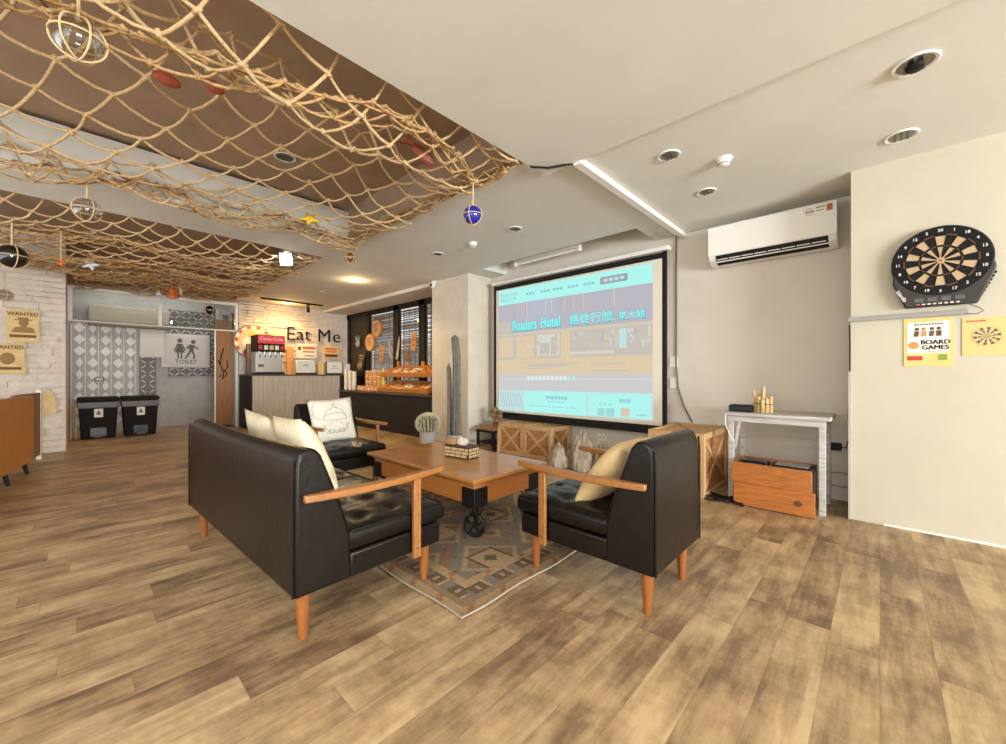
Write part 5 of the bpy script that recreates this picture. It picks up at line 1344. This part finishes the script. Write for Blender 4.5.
lattice_net(n1, 'gathered_fold', ((0, .34), (0, FL)), (.12, .09), (-.03, .17), fn1d, .0075, .013, 12, ROPE2)
# farther net, sagging in long folds
SEC2, SL2 = spline([(-5.38, 2.76), (-5.44, 2.62), (-5.7, 2.54), (-6.0, 2.52), (-6.15, 2.60), (-6.3, 2.52), (-6.7, 2.50), (-6.95, 2.58), (-7.2, 2.54), (-7.6, 2.56), (-7.9, 2.64), (-8.1, 2.58), (-8.34, 2.60)])
def fn2(u, v):
    p = SEC2(u); f = sm(1.5, 2.12, v); z = p.y + .03 * math.sin(v * 4 + u * 2)
    z = z * (1 - f) + 2.61 * f
    return (p.x + .05 * math.sin(v * 3), v, z)
n2 = thing('rope_net', 'knotted sisal fishing net hanging in the farther ceiling opening, near the hallway', 'rope net', (0, 0, 0))
lattice_net(n2, 'net_panel', ((0, SL2), (-2.2, 2.13)), (.17, -.10), (.09, .15), fn2, .0085, .014, 3, ROPE)
def fn2b(u, v):
    return (-8.30 - u, v, 2.60 + .035 * math.sin(u * 9 + v) + .03 * math.sin(v * 8 + u * 4) - .03 * sm(.8, 1.3, u))
lattice_net(n2, 'net_panel', ((0, 1.3), (-.02, 2.13)), (.15, -.08), (.07, .13), fn2b, .0085, .014, 8, ROPE)
for k, (xc, zc, sd) in enumerate(((-6.05, 2.50, 31), (-6.9, 2.47, 32), (-7.7, 2.50, 33), (-8.2, 2.52, 34))):
    def fb(u, v, xc=xc, zc=zc):
        a = u / .34 * 2 * PI
        return (xc + .10 * math.cos(a) + .06 * math.sin(v * 3 + xc), v, zc + .035 * math.sin(a) + .03 * math.sin(v * 4 + xc))
    lattice_net(n2, 'gathered_fold', ((0, .34), (-2.0 if xc > -8 else -.05, 2.1)), (.10, .07), (-.03, .15), fb, .0075, .012, sd, ROPE2)

# ------------------------------------------------------------------ floats and shells hung from the nets
def glass_float(loc, r_, mat, top, label, cage=4, squash=1.0):
    t = thing('glass_float', label, 'float', loc, 0, 'roped glass floats')
    OBJ('glass_ball', MB().ball((0, 0, 0), (r_, r_, r_ * squash), 24, 16), mat, t, smooth=True)
    g = MB(); rr = r_ * 1.04
    for k in range(cage // 2):
        a = PI * k / (cage // 2) + .4; m = Matrix.Rotation(a, 4, 'Z')
        g.tube([m @ Vector((rr * math.cos(q_ * PI / 16), 0, rr * squash * math.sin(q_ * PI / 16))) for q_ in range(33)], max(.0035, r_ * .04), 6, cap=False)
    g.ring((0, 0, 0), rr, max(.0035, r_ * .04), 'z', 28, 6)
    OBJ('rope_cage', g, CORD, t, smooth=True)
    OBJ('hanging_cord', MB().tube([(0, 0, r_ * squash), (.003, 0, (top - loc[2]) * .5), (0, 0, top - loc[2])], .006, 6).ball((0, 0, r_ * squash * 1.05), .014, 8, 6), CORD, t, smooth=True)
glass_float((-2.33, .0, 2.437), .080, GLASS, 2.75, 'large clear glass float in the nearer net, the biggest of the floats', 6)
glass_float((-4.50, .045, 2.38), .088, GLASS, 2.60, 'smaller clear glass float hanging below the ceiling beam')
glass_float((-5.80, -.42, 2.18), .105, GLASSK, 2.50, 'black glass float hanging beside the WANTED posters')
glass_float((-2.30, 2.10, 2.333), .072, GLASSB, 2.66, 'cobalt blue glass float hanging at the corner of the nearer net')
glass_float((-4.48, 2.16, 2.45), .060, GLASSA, 2.62, 'small amber glass float hanging where the beam meets the ceiling')
glass_float((-8.22, -.66, 2.12), .085, GLASS, 2.42, 'clear glass float hanging in front of the white brick wall', 4, .8)
glass_float((-9.62, 1.78, 2.36), .09, GLASSK, 2.56, 'black glass float hanging in front of the hallway glazing')
def starfish(loc, r_, mat, rot, label, cat='starfish', pts_=5, t_=.02, rod=None):
    b = MB(); n_ = pts_ * 2; topv = b.b.verts.new((0, 0, t_)); botv = b.b.verts.new((0, 0, -t_))
    ring = [b.b.verts.new(((r_ if k % 2 == 0 else r_ * .38) * math.cos(2 * PI * k / n_), (r_ if k % 2 == 0 else r_ * .38) * math.sin(2 * PI * k / n_), 0)) for k in range(n_)]
    for k in range(n_): b.b.faces.new((topv, ring[k], ring[(k + 1) % n_])); b.b.faces.new((botv, ring[(k + 1) % n_], ring[k]))
    o = one('starfish', b, mat, label, cat, bevel=.006); o.location = loc; o.rotation_euler = rot
    if rod:
        inv = Matrix.Rotation(rot[2], 3, 'Z') @ Matrix.Rotation(rot[1], 3, 'Y') @ Matrix.Rotation(rot[0], 3, 'X'); inv.transpose()
        OBJ('hanging_cord', MB().tube([inv @ Vector((0, 0, .01)), inv @ Vector((0, 0, rod))], .004, 6), CORD, o)
starfish((-4.05, 1.55, 2.62), .12, YELLOW, (R(60), R(20), R(45)), 'yellow starfish caught in the gathered edge of the nearer net')
starfish((-6.9, .10, 2.42), .11, SILVER, (R(75), 0, R(70)), 'pale starfish hanging over the white glazing frame near the brick wall', rod=.11)
starfish((-8.9, .93, 2.46), .07, SILVER, (R(75), 0, R(70)), 'small pale starfish hanging over the glazing mullion', rod=.12)
starfish((-5.9, -.12, 2.20), .06, ORANGE, (R(75), 0, R(60)), 'small orange starfish beside the black float', rod=.32)
t = MB(); t.lathe([(.01, .0), (.10, .02), (.085, .06), (.06, .10), (.045, .18), (.02, .26), (.006, .34)], 12, None, lambda a: 1 + .22 * math.cos(6 * a)); t.tube([(0, 0, .33), (0, 0, .36)], .006, 6)
o = one('shell_ornament', t, ORANGE, 'orange conical shell ornament hanging from the farther net', 'shell', smooth=True, ang=180); o.location = (-8.45, 1.06, 2.34); o.scale = (.8, .8, .8); OBJ('hanging_cord', MB().tube([(0, 0, .362), (0, 0, .48)], .006, 6), CORD, o)
t = MB().tube([(0, 0, 0), (.02, 0, .10), (.0, 0, .18)], [.012, .03, .008], 8); o = one('pale_shell', t, CORD, 'small pale shell hanging beside the orange conical shell', 'shell', smooth=True); o.location = (-8.42, 1.16, 2.42)
t = MB().ball((0, 0, 0), (.10, .035, .045), 12, 8); t.prism([(-.09, 0), (-.16, .05), (-.16, -.05)], -.01, .01, lambda p, q_, t_: (p, t_, q_))
o = one('fish_ornament', t, M('fish_red', (176, 70, 40), .6, c2=(96, 70, 50), scale=20), 'red and brown fish ornament caught in the nearer net by the ceiling edge', 'ornament', smooth=True); o.location = (-2.28, 1.62, 2.60); o.rotation_euler = (0, R(40), R(60))
for k, (loc, lab) in enumerate((((-2.75, .32, 2.66), 'rust coloured shell caught in the fold of the nearer net, the larger of two'), ((-2.60, .50, 2.64), 'rust coloured shell caught in the fold of the nearer net, the smaller of two'))):
    t = MB().ball((0, 0, 0), (.075 - .02 * k, .04, .03), 10, 7); o = one('rust_shell', t, M('rust_%d' % k, (150, 66, 30), .7), lab, 'shell', 'rust shells in the nearer net', smooth=True); o.location = loc; o.rotation_euler = (0, R(20), R(50))
# flood light under the beam
fl = thing('flood_light', 'lit white flood light with a black frame under the ceiling beam', 'flood light', (-5.50, 1.81, 2.56)); fl.rotation_euler = (0, R(14), R(-40)); fl.scale = (.68, .68, .68)
OBJ('frame', MB().box(-.03, .0, -.13, .13, -.13, .13), BLACK, fl, bevel=.006)
OBJ('lit_panel', MB().box(.0005, .006, -.105, .105, -.105, .105), COOLLAMP, fl)
OBJ('bracket', MB().tube([(-.02, -.11, .0), (-.02, -.11, .12), (-.02, -.03, .12)], .008, 6), BLACK, fl)

# ------------------------------------------------------------------ light
def area(name, loc, rot, sx, sy, power, col):
    l = bpy.data.lights.new(name, 'AREA'); l.shape = 'RECTANGLE'; l.size = sx; l.size_y = sy; l.energy = power; l.color = col
    o = bpy.data.objects.new(name, l); COL.objects.link(o); o.location = loc; o.rotation_euler = rot; return o
def spot(name, loc, rot, power, col, ang=120, blend=.6, r_=.06):
    l = bpy.data.lights.new(name, 'SPOT'); l.energy = power; l.color = col; l.spot_size = R(ang); l.spot_blend = blend; l.shadow_soft_size = r_
    o = bpy.data.objects.new(name, l); COL.objects.link(o); o.location = loc; o.rotation_euler = rot; return o
def point(name, loc, power, col, r_=.05):
    l = bpy.data.lights.new(name, 'POINT'); l.energy = power; l.color = col; l.shadow_soft_size = r_
    o = bpy.data.objects.new(name, l); COL.objects.link(o); o.location = loc; return o
area('daylight_right', (XR - .02, .3, 1.30), (0, R(90 + 42), 0), 1.9, 3.6, 1130, (.90, .97, 1.05))
area('front_fill', (-2.5, YF + .02, 1.3), (R(90 + 48), 0, 0), 10.0, 1.9, 115, (.90, .97, 1.05))  # added frontal fill behind the camera, set in the front wall's openings
area('ceiling_fill', (.4, -1.7, 2.58), (0, 0, 0), 1.6, 1.6, 125, (.96, .97, .97))  # added fill behind the camera, brightens the floor and its bounce; no fixture
spot('lamp_glow_counter', (-6.24, 3.096, 2.60), (0, 0, 0), 110, (1, .74, .40), 150)
spot('lamp_glow_wall', (-9.28, 3.09, 2.60), (0, R(-8), 0), 120, (1, .58, .18), 170)
point('lamp_halo_counter', (-6.24, 3.096, 2.53), 6, (1, .72, .38))
point('lamp_halo_wall', (-9.25, 3.09, 2.47), 9, (1, .58, .18))
spot('flood_beam', (-5.44, 1.79, 2.54), (0, R(95), R(-22)), 30, (.95, .97, 1), 120)
area('hall_fill', (-10.35, 1.0, 3.0), (0, 0, 0), .4, 1.8, 17, (1, .97, .94))  # added fill that brightens the hallway, no visible fixture

wd = bpy.data.worlds.new('daylight'); S.world = wd; wd.use_nodes = True
wd.node_tree.nodes['Background'].inputs[0].default_value = (.95, .97, 1, 1); wd.node_tree.nodes['Background'].inputs[1].default_value = 1.6

# ------------------------------------------------------------------ camera
cam = bpy.data.cameras.new('camera'); co_ = bpy.data.objects.new('camera', cam); COL.objects.link(co_)
cam.sensor_width = 36; cam.lens = 36 * 400 / 1006; cam.shift_y = 2 / 1006; cam.clip_start = .02
co_.location = (0, 0, 1.1); co_.rotation_euler = (PI / 2, 0, R(43.3)); S.camera = co_
S.view_settings.view_transform = 'Standard'; S.view_settings.look = 'None'; S.view_settings.gamma = 1; S.view_settings.use_curve_mapping = False
S.view_settings.exposure = 0.12
S.cycles.max_bounces = 8; S.cycles.diffuse_bounces = 5; S.cycles.glossy_bounces = 4; S.cycles.transparent_max_bounces = 12
S.cycles.sample_clamp_indirect = 6
